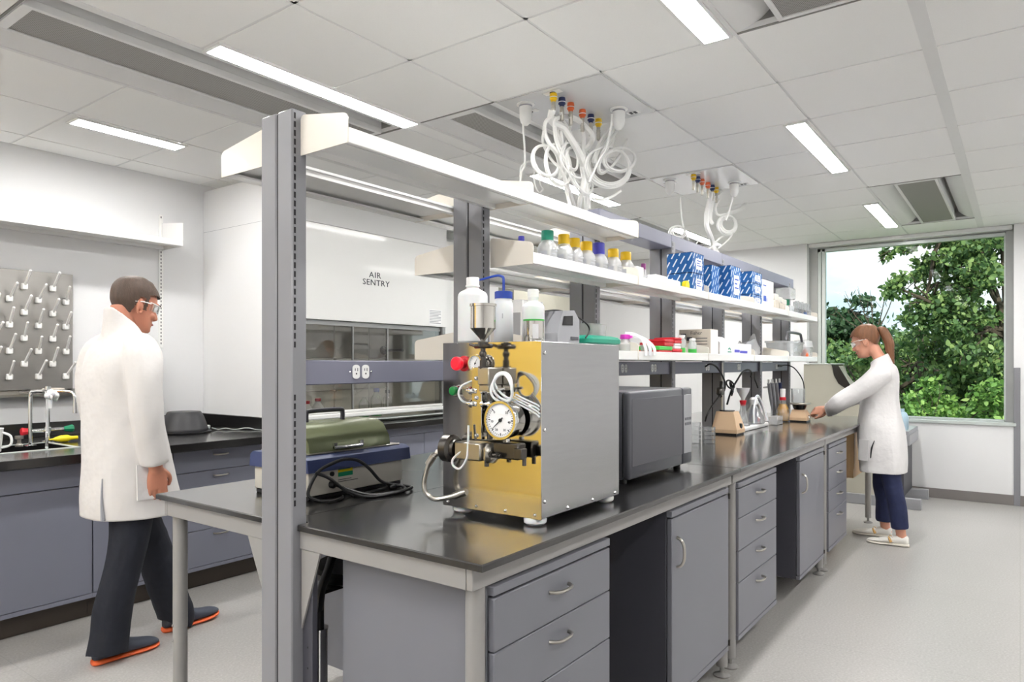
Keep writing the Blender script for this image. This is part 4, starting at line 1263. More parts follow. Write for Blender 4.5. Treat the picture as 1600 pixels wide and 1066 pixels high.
part('spout', MB().tube([(x, y, BT + .164), (x, y, BT + .205), (x - .003, y + .006, BT + .214), (x - .012, y + .022, BT + .216), (x - .045, y + .055, BT + .203), (x - .060, y + .070, BT + .200)], .0042, 8, smooth=4, radii=[.0045, .0045, .0045, .0042, .0035, .0018]), 'tube_blue', t)
part('bottle_print', text_mb('1', .022, (x - .0268, y - .0160, BT + .085), (.51, -.86, 0), (0, 0, 1), .0003), 'print_grey', t, smooth=False)
t = lathe_bottle('small_bottle', 1.815, 1.245, BT, .036, .168, .0165, .122, 0, 'milky_plastic', None, 'white bottle with a white cap standing behind the steel cup with the green rim', group='bottles on top of the steel machine')
part('cap', MB().lathe((1.815, 1.245, BT), [(.0178, .146), (.0178, .170), (.0165, .1715), (0, .1715)], 22), 'white_plastic', t)
t = thing('steel_cup', 'small steel cup with a green rim at the edge of the machine top', 'cup', (1.745, 1.195, BT))
x, y = 1.745, 1.195
part('cup_body', MB().lathe((x, y, BT), [(0, .0005), (.030, .0005), (.031, .003), (.031, .066), (.029, .066), (.028, .006), (0, .006)], 28), 'steel_polish', t)
part('rim_band', MB().lathe((x, y, BT), [(.0308, .0655), (.0325, .066), (.0325, .0705), (.030, .0705)], 28), 'bright_green', t, 'green rim')
st_ = MB()
for k in range(2):
    a0, a1 = R(208 + k * 17), R(208 + (k + 1) * 17)
    st_.add([(x + .0315 * math.cos(a), y + .0315 * math.sin(a), BT + z) for a in (a0, a1) for z in (.012, .056)], [(0, 1, 3, 2)])
sl = part('sticker', st_, 'paper_white', t)

# ------------------------------------------------------------------ microwave
mw = thing('microwave', 'dark grey microwave oven between the steel machine and the glass cups', 'microwave', (2.69, 1.38, WT))
part('oven_body', MB().box(2.385, 1.225, .934, 2.995, 1.56, 1.272, .008, seg=2), 'graphite', mw)
part('door', MB().box(2.380, 1.192, .936, 2.893, 1.224, 1.274, .012, seg=3), 'graphite', mw)
part('door_panel', MB().box(2.402, 1.1905, .985, 2.888, 1.1925, 1.243, .001), 'device_dark', mw, 'darker flat door panel')
part('door_gap', MB().box(2.388, 1.2238, .945, 2.99, 1.2252, 1.264), 'black_gloss', mw)
cp = part('control_panel', MB().box(2.895, 1.192, .936, 3.004, 1.224, 1.274, .012, seg=3), 'graphite', mw)
part('key_pad', MB().box(2.906, 1.1905, .985, 2.994, 1.1925, 1.243, .001), 'device_grey', cp, 'lighter keypad strip')
kb = MB()
for r_ in range(2):
    for c_ in range(3):
        kb.box(2.916 + c_ * .025, 1.1895, 1.13 - r_ * .022, 2.934 + c_ * .025, 1.1905, 1.142 - r_ * .022)
part('keys', kb, 'graphite', cp, smooth=False)
for (x, y) in ((2.42, 1.24), (2.955, 1.245), (2.42, 1.52), (2.955, 1.52)):
    part('foot', MB().cyl((x, y, WT), (x, y, .9345), .016, n=14), 'black_plastic', mw)
part('power_lead', MB().tube([(2.93, 1.562, 1.19), (2.99, 1.60, 1.235), (3.06, 1.66, 1.235), (3.11, 1.70, 1.24)], .005, 7, smooth=5).tube([(2.62, 1.66, 1.315), (2.615, 1.66, 1.27), (2.625, 1.62, 1.2), (2.63, 1.565, 1.12)], .0045, 7, smooth=5), 'cord_black', mw)

# ------------------------------------------------------------------ water bath
wb = thing('water_bath', 'water bath with a smoky olive lid and blue rim on the left bench', 'water bath', (1.74, 2.08, WT))
part('bath_body', MB().box(1.475, 1.925, .930, 1.915, 2.235, 1.04, .008, seg=2), 'bath_side', wb)
part('bath_base', MB().box(1.48, 1.930, WT + .0005, 1.91, 2.23, .930, .002), 'black_plastic', wb)
part('bath_rim', MB().prism([(1.912, 1.012), (1.918, 1.055), (1.94, 1.066), (2.225, 1.066), (2.242, 1.055), (2.248, 1.012)], 'x', 1.465, 1.945), 'bath_navy', wb, 'dark blue rim')
part('steel_rim', MB().box(1.49, 1.945, 1.0665, 1.92, 2.215, 1.072, .002), 'satin_steel', wb)
ld = part('lid', MB().prism([(1.952, 1.0725), (1.958, 1.105), (1.99, 1.150), (2.03, 1.168), (2.13, 1.168), (2.17, 1.150), (2.20, 1.105), (2.206, 1.0725)], 'x', 1.50, 1.875), 'olive_smoke', wb, 'smoky olive green lid')
hp = [(1.585, 2.08, 1.168), (1.585, 2.08, 1.198), (1.60, 2.08, 1.207), (1.735, 2.08, 1.207), (1.75, 2.08, 1.198), (1.75, 2.08, 1.168)]
part('lid_handle', MB().tube(hp, .0085, 10, smooth=3), 'device_dark', ld)
part('latch', MB().cyl((1.60, 1.945, 1.084), (1.73, 1.945, 1.084), .006, n=10).box(1.60, 1.945, 1.080, 1.615, 1.965, 1.10).box(1.72, 1.945, 1.080, 1.735, 1.965, 1.10), 'chrome', ld)
part('name_label', MB().box(1.600, 1.9238, .984, 1.665, 1.9248, 1.014), 'yellow', wb, smooth=False)
part('label_band', MB().box(1.600, 1.9230, .984, 1.665, 1.9238, .999).box(1.600, 1.9230, 1.008, 1.655, 1.9238, 1.016), 'green', wb, 'green label bands', smooth=False)
part('fuse_holder', MB().lathe((1.572, 1.925, .998), [(.008, 0), (.008, -.006), (.0, -.007)], 14, axis='y').lathe((1.572, 1.925, .962), [(.014, 0), (.014, -.012), (.008, -.02), (0, -.02)], 14, axis='y'), 'black_plastic', wb)
part('print_lines', MB().box(1.6, 1.9238, .972, 1.66, 1.9246, .974).box(1.6, 1.9238, .965, 1.69, 1.9246, .967).box(1.552, 1.9238, 1.016, 1.59, 1.9246, 1.019), 'print_dark', wb, smooth=False)
cc = MB()
pts = [(1.572, 1.90, .962), (1.60, 1.87, .945), (1.66, 1.83, WT + .007), (1.74, 1.80, WT + .006), (1.80, 1.80, WT + .007), (1.83, 1.84, WT + .012), (1.81, 1.87, WT + .018), (1.77, 1.86, WT + .03),
       (1.72, 1.845, .965), (1.67, 1.84, 1.01), (1.62, 1.84, 1.045), (1.57, 1.85, 1.055), (1.52, 1.86, 1.045), (1.47, 1.87, 1.02), (1.44, 1.88, .96), (1.45, 1.87, WT + .02), (1.50, 1.85, WT + .007), (1.56, 1.86, WT + .007), (1.585, 1.885, WT + .008)]
cc.tube(pts, .0058, 9, smooth=6)
cc.tube([(1.61, 1.86, WT + .007), (1.69, 1.865, WT + .007), (1.78, 1.875, WT + .008), (1.85, 1.87, WT + .008), (1.86, 1.83, WT + .008), (1.82, 1.79, WT + .012), (1.72, 1.785, WT + .007), (1.63, 1.81, WT + .007), (1.56, 1.83, .95), (1.50, 1.85, 1.0), (1.46, 1.87, 1.02)], .0058, 9, smooth=6)
cc.box(1.79, 1.86, WT + .002, 1.83, 1.885, WT + .02, .005)
solo('looped_cord', cc, 'cord_black', 'thick black power cord looping in front of the water bath', 'cord')

# ------------------------------------------------------------------ glass cups, stirrers and flasks
def cup_stack(x, y, n, label):
    t = thing('dish_stack', label, 'glass dishes', (x, y, WT), 'stacks of glass dishes beside the microwave')
    for k in range(n):
        z = WT + k * .0245 + .0005
        part('dish', MB().lathe((x, y, z), [(0, 0), (.036, 0), (.038, .002), (.038, .021), (.036, .021), (.035, .003), (0, .003)], 24), 'glass_clear', t)
cup_stack(3.925, 1.545, 5, 'left stack of clear glass dishes beside the microwave')
cup_stack(3.952, 1.468, 4, 'right stack of clear glass dishes beside the microwave')
t = thing('sample_jar', 'clear jar with amber liquid half hidden behind the microwave', 'jar', (3.62, 1.60, WT))
part('jar_body', MB().lathe((3.62, 1.60, WT + .0005), [(0, 0), (.04, 0), (.042, .004), (.042, .13), (.034, .15), (.034, .165), (.032, .165), (.04, .13), (.04, .006), (0, .005)], 24), 'glass_clear', t)
part('liquid', MB().lathe((3.62, 1.60, WT + .007), [(0, 0), (.039, 0), (.039, .05), (0, .05)], 24), 'liquid_yellow', t)
def stirrer(x, y, w_, h_, label, knob):
    t = thing('magnetic_stirrer', label, 'stirrer', (x, y, WT))
    a, b_ = w_ / 2, w_ / 2 * .62
    V = [(x - a, y - a, WT + .012), (x + a, y - a, WT + .012), (x + a, y + a, WT + .012), (x - a, y + a, WT + .012), (x - a, y - a, WT + .035), (x + a, y - a, WT + .035), (x + a, y + a, WT + .035), (x - a, y + a, WT + .035),
         (x - b_, y - b_, WT + h_), (x + b_, y - b_, WT + h_), (x + b_, y + b_ * 1.25, WT + h_), (x - b_, y + b_ * 1.25, WT + h_)]
    part('stirrer_body', MB().add(V, [(3, 2, 1, 0), (0, 1, 5, 4), (1, 2, 6, 5), (2, 3, 7, 6), (3, 0, 4, 7), (4, 5, 9, 8), (5, 6, 10, 9), (6, 7, 11, 10), (7, 4, 8, 11), (8, 9, 10, 11)]), 'beige_device', t, smooth=False)
    part('rubber_base', MB().box(x - a * .93, y - a * .93, WT + .0005, x + a * .93, y + a * .93, WT + .0118), 'black_plastic', t)
    part('dial_knob', MB().lathe((x + .01, y - a * .84, WT + h_ * .38), [(.018, 0), (.016, -.016), (0, -.017)], 16, axis='y'), knob, t)
    return t
s1 = stirrer(4.545, 1.555, .165, .15, 'beige magnetic stirrer with a steel rod standing on it, front of the flasks', 'black_plastic')
part('top_plate', MB().lathe((4.545, 1.565, WT + .1505), [(.05, 0), (.05, .008), (0, .009)], 24), 'black_gloss', s1)
part('stand_rod', MB().cyl((4.625, 1.625, WT + .012), (4.625, 1.625, 1.385), .0065, n=10), 'satin_steel', s1)
kc = MB()
kc.tube([at(1102, 573, 1.62), at(1110, 569, 1.60), at(1120, 574, 1.60), at(1129, 588, 1.60), at(1133, 600, 1.60), at(1131, 612, 1.60), at(1122, 622, 1.60), at(1113, 634, 1.60), at(1105, 648, 1.60), at(1102, 658, 1.62)], .006, 8, smooth=5)
for k in range(3):
    c0 = Vector(at(1141 + k * 2, 601 + k * 4, 1.60))
    kc.tube([c0 + Vector((.055 * math.cos(a) , .02 * math.sin(a + k), (.028 + .006 * k) * math.sin(a + .3))) for a in [2 * PI * j / 10 for j in range(10)]], .0055, 7, smooth=3, closed=True)
kc.tube([at(1136, 632, 1.60), at(1143, 610, 1.60), at(1152, 594, 1.60), at(1160, 582, 1.60), at(1169, 578, 1.58), at(1174, 582, 1.58), at(1173, 589, 1.58)], .0065, 8, smooth=5)
solo('stirrer_cord', kc, 'cord_black', 'black cord tangled around the steel rod of the nearer stirrer', 'cord')
ck = MB(); c0 = at(1126, 612, 1.61); ck.box(c0[0] - .05, 1.59, c0[2] - .025, c0[0] + .03, 1.63, c0[2] + .03, .012).cyl((c0[0] - .04, 1.60, c0[2] - .03), (c0[0] + .04, 1.62, c0[2] + .06), .014, n=10)
solo('rod_clamp', ck, 'dark_steel', 'dark clamp on the steel rod above the nearer stirrer', 'clamp')
ty = thing('filter_tray', 'low white tray holding the glass flasks', 'tray', (4.99, 1.56, WT))
part('tray_base', MB().box(4.70, 1.51, WT + .0005, 5.30, 1.63, WT + .03, .008, seg=2), 'white_plastic', ty)
fz = WT + .031
t = thing('filter_flask', 'tall glass flask with a red stopper and white funnel on the tray', 'flask', (4.86, 1.56, fz))
part('flask_body', MB().lathe((4.86, 1.56, fz), [(0, 0), (.045, 0), (.048, .005), (.02, .12), (.018, .155), (.016, .155), (.016, .12), (.044, .006), (0, .004)], 24), 'glass_clear', t)
part('stopper', MB().lathe((4.86, 1.56, fz), [(0, .14), (.016, .14), (.023, .17), (.023, .178), (0, .178)], 18), 'red', t, 'red rubber stopper')
part('funnel', MB().lathe((4.86, 1.56, fz), [(.012, .179), (.014, .19), (.04, .24), (.046, .265), (.044, .265), (.036, .24), (0, .2)], 20), 'milky_plastic', t)
t = thing('filter_flask', 'wide glass flask with curved clear tubes and a white stopper on the tray', 'flask', (5.10, 1.56, fz))
part('flask_body', MB().lathe((5.10, 1.56, fz), [(0, 0), (.07, 0), (.078, .008), (.072, .05), (.03, .115), (.022, .135), (.022, .15), (.019, .15), (.02, .13), (.07, .05), (.074, .008), (0, .005)], 24), 'glass_clear', t)
part('stopper', MB().lathe((5.10, 1.56, fz), [(0, .137), (.026, .137), (.03, .165), (.03, .175), (.018, .19), (0, .19)], 18), 'white_plastic', t)
tb = MB()
for k, (dx, dz, ex) in enumerate(((.04, .17, .20), (.05, .16, .17), (-.02, .15, -.12), (.02, .13, .08))):
    tb.tube([(5.10, 1.555, fz + .17), (5.10 + dx, 1.54, fz + dz + .03), (5.10 + ex * .8, 1.53, fz + .10), (5.10 + ex, 1.52, fz + .01)], .007, 8, smooth=5)
part('clear_tubing', tb, 'milky_plastic', t)
t = thing('reagent_pack', 'small dark blue pack with a red label on the white tray', 'pack', (5.235, 1.59, fz))
part('pack_body', MB().prism([(5.185, fz), (5.29, fz), (5.29, fz + .035), (5.185, fz + .10)], 'y', 1.575, 1.62), 'navy', t, smooth=False)
part('pack_label', MB().box(5.24, 1.573, fz + .004, 5.29, 1.5745, fz + .034), 'red', t, 'red label', smooth=False)
pl = thing('pipette_stand', 'rack of slanting pipettes in front of the far power rail', 'pipette stand', (5.75, 1.62, WT))
part('stand_base', MB().box(5.65, 1.58, WT + .0005, 5.95, 1.66, WT + .012, .003).cyl((5.80, 1.63, WT + .012), (5.80, 1.63, 1.20), .006, n=8).box(5.58, 1.615, 1.185, 5.98, 1.635, 1.198, .003), 'plastic_clear', pl)
for k in range(4):
    x = 5.62 + k * .10
    pp = part('pipette', MB().tube([(x, 1.60, 1.225), (x + .03, 1.60, 1.14), (x + .07, 1.60, 1.05), (x + .10, 1.60, 1.0)], .012, 8, radii=[.016, .014, .010, .003]), 'device_grey' if k < 3 else 'navy', pl)
    part('plunger', MB().cyl((x - .008, 1.60, 1.255), (x, 1.60, 1.225), .008, n=8), 'white_plastic', pp)
t = thing('round_flask', 'round glass flask of yellow liquid with a red collar', 'flask', (5.79, 1.54, WT))
x, y = 5.79, 1.54
part('flask_body', MB().lathe((x, y, WT + .001), [(0, 0), (.04, 0), (.052, .01), (.055, .05), (.045, .10), (.022, .15), (.02, .185), (.018, .185), (.02, .15), (.043, .10), (.053, .05), (.05, .012), (0, .004)], 24), 'glass_clear', t)
part('liquid', MB().lathe((x, y, WT + .006), [(0, 0), (.045, .002), (.050, .01), (.051, .05), (.042, .10), (.026, .135), (0, .135)], 20), 'liquid_yellow', t)
part('collar', MB().lathe((x, y, WT), [(.018, .172), (.026, .172), (.024, .196), (.018, .196)], 18), 'red', t, 'red collar')
part('stopper', MB().lathe((x, y, WT), [(.0, .188), (.018, .188), (.022, .235), (.021, .262), (0, .263)], 16), 'white_plastic', t)
solo('clear_box', MB().box(5.40, 1.475, WT + .001, 5.55, 1.54, WT + .065, .004), 'plastic_clear', 'small clear plastic box in front of the round yellow flask', 'box')
s2 = stirrer(5.865, 1.425, .135, .095, 'small beige stirrer carrying a glass beaker, nearest the hands of the woman', 'chrome')
part('stirrer_neck', MB().lathe((5.865, 1.43, WT + .0955), [(.04, 0), (.05, .02), (.055, .04), (0, .041)], 20), 'black_gloss', s2)
part('top_plate', MB().box(5.79, 1.36, WT + .137, 5.94, 1.50, WT + .150, .003), 'satin_steel', s2)
bk = thing('beaker', 'clear glass beaker standing on the small beige stirrer', 'beaker', (5.86, 1.44, WT + .151))
part('beaker_glass', MB().lathe((5.86, 1.44, WT + .1515), [(0, 0), (.05, 0), (.053, .004), (.053, .105), (.056, .112), (.053, .111), (.051, .10), (.051, .006), (0, .004)], 28), 'glass_clear', bk)
bm2 = MB()
for k in range(5):
    bm2.box(5.845, 1.3862, WT + .175 + k * .015, 5.862 if k % 2 else 5.855, 1.3866, WT + .1765 + k * .015)
part('graduations', bm2, 'print_grey', bk, smooth=False)
solo('stirrer_cord', MB().tube([(6.30, 1.695, 1.36), (6.40, 1.66, 1.365), (6.42, 1.60, 1.33), (6.36, 1.52, 1.22), (6.25, 1.49, 1.08), (6.10, 1.47, .98), (5.935, 1.46, .95)], .005, 8, smooth=6).cyl((6.22, 1.697, 1.36), (6.31, 1.69, 1.36), .010, n=10), 'cord_black',
     'black cord hanging from the far end of the power rail to the small stirrer', 'cord')
solo('probe_cable', MB().tube([at(1179, 583, 1.695), at(1179, 592, 1.66), at(1182, 600, 1.63), at(1184, 606, 1.61)], .005, 8, smooth=6), 'cord_black', 'short black cable dropping from the rail to the pipette stand', 'cable')

# ================================================================== MIDDLE SHELF THINGS
S2 = Z2 + .0265
def sq_bottle(x, y, r, h, cap, label, ch=.032, name='reagent_bottle', milky=True):
    t = thing(name, label, 'bottle', (x, y, S2), 'clear plastic bottles in a row on the middle shelf')
    hb = h - ch
    def ring(rr, z, n=24, sq=.35):
        out = []
        for k in range(n):
            a = 2 * PI * k / n + PI / n
            q = 1 / max(abs(math.cos(a)), abs(math.sin(a)))
            k_ = rr * (1 * (1 - sq) + q * sq)
            out.append((x + k_ * math.cos(a), y + k_ * math.sin(a), S2 + z))
        return out
    part('bottle_body', MB().loft([ring(r * .92, .001), ring(r, .006), ring(r, hb * .66), ring(r * .92, hb * .76, sq=.3), ring(r * .66, hb * .93, sq=.05), ring(r * .58, hb * .95, sq=0), ring(r * .58, hb, sq=0)]), 'plastic_clear', t)
    part('cap', MB().lathe((x, y, S2), [(r * .66, hb - .012), (r * .68, hb - .008), (r * .68, h - .003), (r * .62, h), (0, h)], 22), cap, t)
    lb = MB()
    for k in range(3):
        lb.box(x - r * .72, y - r * 1.003, S2 + hb * (.25 + .12 * k), x + r * (.5 - .3 * (k % 2)), y - r * 1.001, S2 + hb * (.25 + .12 * k) + .004)
    lb.box(x - r * 1.003, y - r * .6, S2 + hb * .2, x - r * 1.001, y + r * .3, S2 + hb * .5)
    part('bottle_print', lb, 'print_grey', t, smooth=False)
    return t
sq_bottle(2.385, 1.565, .037, .140, 'cap_teal', 'clear bottle with a green cap, first of the row on the middle shelf')
sq_bottle(2.512, 1.565, .036, .143, 'cap_yellow', 'yellow capped bottle standing right next to the green capped one')
sq_bottle(2.605, 1.57, .037, .141, 'cap_yellow', 'yellow capped bottle, second along from the green capped one')
sq_bottle(2.70, 1.565, .039, .139, 'cap_yellow', 'yellow capped bottle directly left of the blue capped bottle')
sq_bottle(2.815, 1.565, .040, .150, 'cap_blue', 'clear bottle with a tall blue cap among the yellow capped ones', ch=.045)
sq_bottle(2.955, 1.565, .038, .141, 'cap_yellow', 'yellow capped bottle directly right of the blue capped bottle')
sq_bottle(3.085, 1.565, .039, .143, 'cap_yellow', 'last yellow capped bottle of the row, before the grey post')
t = sq_bottle(2.235, 1.59, .018, .098, 'cap_blue', 'small bottle showing only its blue cap above the shelf end bracket', ch=.018)
solo('white_box', MB().box(3.16, 1.54, S2 + .0005, 3.235, 1.60, S2 + .082, .002), 'paper_white', 'small white box right after the yellow capped bottles on the middle shelf', 'box', smooth=False)
sq_bottle(3.295, 1.57, .018, .112, 'cap_purple', 'little bottle with a purple cap beside the grey post', ch=.024)
fb = thing('tissue_box', 'flat crumpled white pack lying on the middle shelf left of the blue cartons', 'pack', (3.5, 1.56, S2))
part('pack_body', MB().box(3.35, 1.52, S2 + .0005, 3.50, 1.61, S2 + .062, .012, seg=2).box(3.51, 1.515, S2 + .0005, 3.655, 1.61, S2 + .052, .01, seg=2), 'paper_white', fb)
ct = thing('tape_roll', 'yellow and green tape rolls in front of the blue carton stack', 'tape', (3.71, 1.52, S2))
part('yellow_roll', MB().lathe((3.725, 1.505, S2 + .031), [(.013, 0), (.03, 0), (.03, .022), (.013, .022)], 22, axis='y'), 'yellow', ct)
part('green_roll', MB().lathe((3.70, 1.53, S2 + .027), [(.012, 0), (.026, 0), (.026, .02), (.012, .02)], 22, axis='y'), 'cap_teal', ct)
def carton(x0, y0, z0, dx, dy, dz, label, labels=1, m='carton_blue', name='carton', cat='carton', grp='blue striped cartons on the middle shelf'):
    t = thing(name, label, cat, (x0 + dx / 2, y0 + dy / 2, z0), grp)
    part('carton_body', MB().box(x0, y0, z0 + .0005, x0 + dx, y0 + dy, z0 + dz, .0015), m, t, smooth=False)
    part('lid_flap', MB().box(x0 - .001, y0 - .001, z0 + dz, x0 + dx + .001, y0 + dy + .001, z0 + dz + .0015), 'navy' if m == 'carton_blue' else 'paper_white', t, smooth=False)
    for k in range(labels):
        q0 = z0 + dz * (.2 + .8 * k / labels); q1 = q0 + dz * .55 / labels
        l_ = part('carton_label', MB().box(x0 + dx * .3, y0 - .0015, q0, x0 + dx * .82, y0 - .0003, q1), 'paper_white', t, smooth=False)
        lp = MB()
        for j in range(3):
            zz = q1 - (q1 - q0) * (.25 + .22 * j)
            lp.box(x0 + dx * .36, y0 - .0022, zz, x0 + dx * (.74 - .12 * (j % 2)), y0 - .0016, zz + (q1 - q0) * .08)
        part('label_print', lp, 'print_blue', l_, smooth=False)
    return t
carton(3.783, 1.500, S2, .175, .155, .112, 'lower blue striped carton of the stack of two by the grey post')
carton(3.783, 1.500, S2 + .1145, .175, .155, .115, 'upper blue striped carton of the stack of two by the grey post')
carton(4.25, 1.56, S2, .14, .12, .215, 'dark blue carton squeezed between the stack of two and the tall striped carton', labels=0)
carton(4.431, 1.500, S2, .195, .125, .228, 'wide tall blue striped carton with a white label near its top')
carton(4.872, 1.500, S2, .22, .13, .078, 'bottom blue carton of the narrow stack of three beside the white carton')
carton(4.872, 1.500, S2 + .080, .22, .13, .078, 'middle blue carton of the narrow stack of three beside the white carton')
carton(4.872, 1.500, S2 + .160, .22, .13, .078, 'top blue carton of the narrow stack of three beside the white carton')
t = carton(5.115, 1.500, S2, .27, .12, .205, 'plain white carton right of the blue striped cartons', labels=0, m='paper_white', name='white_carton', grp=None)
part('carton_print', merge(MB().box(5.13, 1.4985, S2 + .05, 5.20, 1.4992, S2 + .09).box(5.12, 1.4985, S2 + .16, 5.2, 1.4992, S2 + .168), MB().box(5.21, 1.4985, S2 + .05, 5.22, 1.4992, S2 + .075)), 'print_blue', t, smooth=False)
for k, (x, h, l) in enumerate(((5.50, .130, 'tallest cream rack box right of the white carton'), (5.615, .115, 'cream rack box in the middle of the three on the far middle shelf'), (5.73, .105, 'lowest cream rack box, next to the upside down clear jar'))):
    t = thing('tip_rack', l, 'rack', (x, 1.55, S2), 'cream pipette tip racks')
    part('rack_box', MB().box(x - .05, 1.505, S2 + .0005, x + .05, 1.60, S2 + h * .6, .003), 'card_beige', t)
    part('rack_lid', MB().box(x - .049, 1.506, S2 + h * .605, x + .049, 1.599, S2 + h, .004), 'cream_metal', t)
t = thing('inverted_jar', 'clear square jar standing upside down on its green cap', 'jar', (5.95, 1.56, S2))
part('stand_block', MB().box(5.88, 1.51, S2 + .0005, 6.02, 1.61, S2 + .07, .003), 'plastic_clear', t)
part('cap', MB().lathe((5.95, 1.56, S2 + .0705), [(0, 0), (.03, 0), (.032, .05), (0, .05)], 18), 'green', t, 'green cap')
part('jar_body', MB().box(5.87, 1.50, S2 + .122, 6.03, 1.62, S2 + .215, .008), 'plastic_clear', t)
rk = thing('tube_rack', 'rack of clear test tubes with blue tips at the window end of the middle shelf', 'tube rack', (6.38, 1.55, S2))
part('rack_base', MB().box(6.16, 1.505, S2 + .0005, 6.62, 1.60, S2 + .012, .002).box(6.16, 1.505, S2 + .058, 6.62, 1.60, S2 + .063), 'plastic_clear', rk)
for k in range(7):
    tu = part('test_tube', MB().lathe((6.19 + k * .068, 1.53 + .03 * (k % 2), S2 + .0125), [(0, 0), (.016, .006), (.018, .02), (.018, .115), (.016, .115), (.016, .02), (0, .01)], 14), 'glass_clear', rk)
    if k in (3, 4, 5): part('tube_liquid', MB().lathe((6.19 + k * .068, 1.53 + .03 * (k % 2), S2 + .0185), [(0, 0), (.0145, .004), (.0145, .03), (0, .03)], 12), 'liquid_blue', tu)

# ================================================================== LOWER SHELF THINGS
S3 = Z3 + .0265
dv = thing('silver_reader', 'silver bench instrument with a sloping front, behind the bottles on the machine', 'instrument', (2.44, 1.56, S3))
part('reader_body', MB().prism([(2.36, S3 + .0005), (2.53, S3 + .0005), (2.53, S3 + .14), (2.49, S3 + .178), (2.40, S3 + .172), (2.36, S3 + .08)], 'y', 1.50, 1.66), 'device_grey', dv, smooth=False)
part('display', MB().add([(2.405, 1.4985, S3 + .150), (2.475, 1.4985, S3 + .155), (2.475, 1.4985, S3 + .115), (2.392, 1.4985, S3 + .112)], [(0, 1, 2, 3)]), 'black_gloss', dv, 'dark display')
part('button_strip', MB().box(2.46, 1.498, S3 + .055, 2.52, 1.4995, S3 + .068).box(2.37, 1.4985, S3 + .02, 2.44, 1.4995, S3 + .04), 'device_dark', dv, smooth=False)
ww = thing('white_reader', 'white instrument with a grey window, between two bottles on the machine', 'instrument', (2.24, 1.60, S3))
part('reader_body', MB().box(2.19, 1.55, S3 + .0005, 2.335, 1.665, S3 + .205, .004), 'white_plastic', ww)
part('window', MB().box(2.1888, 1.562, S3 + .06, 2.1899, 1.64, S3 + .155).box(2.20, 1.5488, S3 + .06, 2.31, 1.5499, S3 + .155), 'device_grey', ww, 'grey window', smooth=False)
gt = thing('green_tray', 'shiny green plastic tray right of the silver instrument', 'tray', (2.80, 1.55, S3))
def rrect(x, y, a, b, r, z, n=6):
    out = []
    for (cx_, cy_, s0) in ((x + a - r, y + b - r, 0), (x - a + r, y + b - r, 90), (x - a + r, y - b + r, 180), (x + a - r, y - b + r, 270)):
        for k in range(n): out.append((cx_ + r * math.cos(R(s0 + 90 * k / (n - 1))), cy_ + r * math.sin(R(s0 + 90 * k / (n - 1))), z))
    return out
part('tray_body', MB().loft([rrect(2.77, 1.57, .15, .065, .03, S3 + .0455), rrect(2.77, 1.57, .16, .07, .035, S3 + .050), rrect(2.77, 1.57, .16, .07, .035, S3 + .066), rrect(2.77, 1.57, .145, .06, .03, S3 + .077), rrect(2.77, 1.57, .11, .04, .03, S3 + .083)]), 'cap_teal', gt)
part('tray_feet', MB().loft([rrect(2.77, 1.57, .11, .05, .03, S3 + .0005), rrect(2.77, 1.57, .14, .06, .03, S3 + .045)]), 'cap_teal', gt)
tt = thing('clear_tub', 'clear tub with brown contents behind the green tray', 'tub', (2.90, 1.64, S3))
part('tub_body', MB().loft([rrect(2.90, 1.645, .07, .03, .02, S3 + .0005), rrect(2.90, 1.645, .085, .035, .02, S3 + .145)]), 'plastic_clear', tt)
part('contents', MB().box(2.85, 1.625, S3 + .10, 2.95, 1.665, S3 + .142, .01), 'card_beige', tt)
solo('reader_cord', MB().tube([at(848, 487, 1.54), at(868, 485, 1.54), at(888, 489, 1.52), at(905, 497, 1.50), at(918, 508, 1.495), at(921, 518, 1.49), at(915, 528, 1.488)], .0035, 7, smooth=5), 'cord_black', 'thin black cord arching over the green tray', 'cord')
pk = thing('squeeze_bottle', 'clear bottle with a magenta cap at the near end of the red boxes', 'bottle', (3.06, 1.55, S3))
part('bottle_body', MB().lathe((3.06, 1.555, S3 + .0005), [(0, 0), (.035, 0), (.037, .004), (.037, .05), (.02, .07), (.018, .078), (0, .078)], 20), 'plastic_clear', pk)
part('cap', MB().lathe((3.06, 1.555, S3), [(.024, .076), (.026, .08), (.024, .098), (0, .1)], 16).box(3.05, 1.52, S3 + .08, 3.07, 1.55, S3 + .092), 'magenta', pk, 'magenta cap')
for k in range(3):
    solo('white_scoop', MB().tube([(3.07 + .05 * k, 1.56, S3 + .105 - .006 * k), (3.085 + .05 * k, 1.52, S3 + .10 - .008 * k), (3.10 + .05 * k, 1.485, S3 + .075 - .01 * k), (3.105 + .05 * k, 1.468, S3 + .03), (3.105 + .05 * k, 1.466, S3 - .005)], .010, 8, smooth=5, flat=.45), 'milky_plastic',
         ['white plastic strap hooked over the lower shelf, nearest the steel machine', 'white plastic strap hooked over the lower shelf, the middle one of three', 'white plastic strap hooked over the lower shelf, farthest from the machine'][k], 'strap', 'white straps hooked over the lower shelf')
t = thing('round_tub', 'small clear tub with a red lid on the lower shelf', 'tub', (3.255, 1.53, S3))
part('tub_body', MB().lathe((3.255, 1.535, S3 + .0005), [(0, 0), (.026, 0), (.031, .05), (0, .05)], 20), 'plastic_clear', t)
part('lid', MB().lathe((3.255, 1.535, S3 + .051), [(.034, 0), (.034, .012), (0, .014)], 20), 'red', t)
def flat_box(x0, x1, z0, z1, m, label, lidm=None, y0=1.50, y1=1.62, name='tube_box', cat='box', grp='red and green boxes on the lower shelf'):
    t = thing(name, label, cat, ((x0 + x1) / 2, (y0 + y1) / 2, z0), grp)
    zs = z0 + (z1 - z0) * .55
    part('box_body', MB().box(x0, y0, z0 + .0005, x1, y1, zs, .003), m, t)
    part('box_lid', MB().box(x0 - .001, y0 - .001, zs + .0005, x1 + .001, y1 + .001, z1, .004), lidm or m, t)
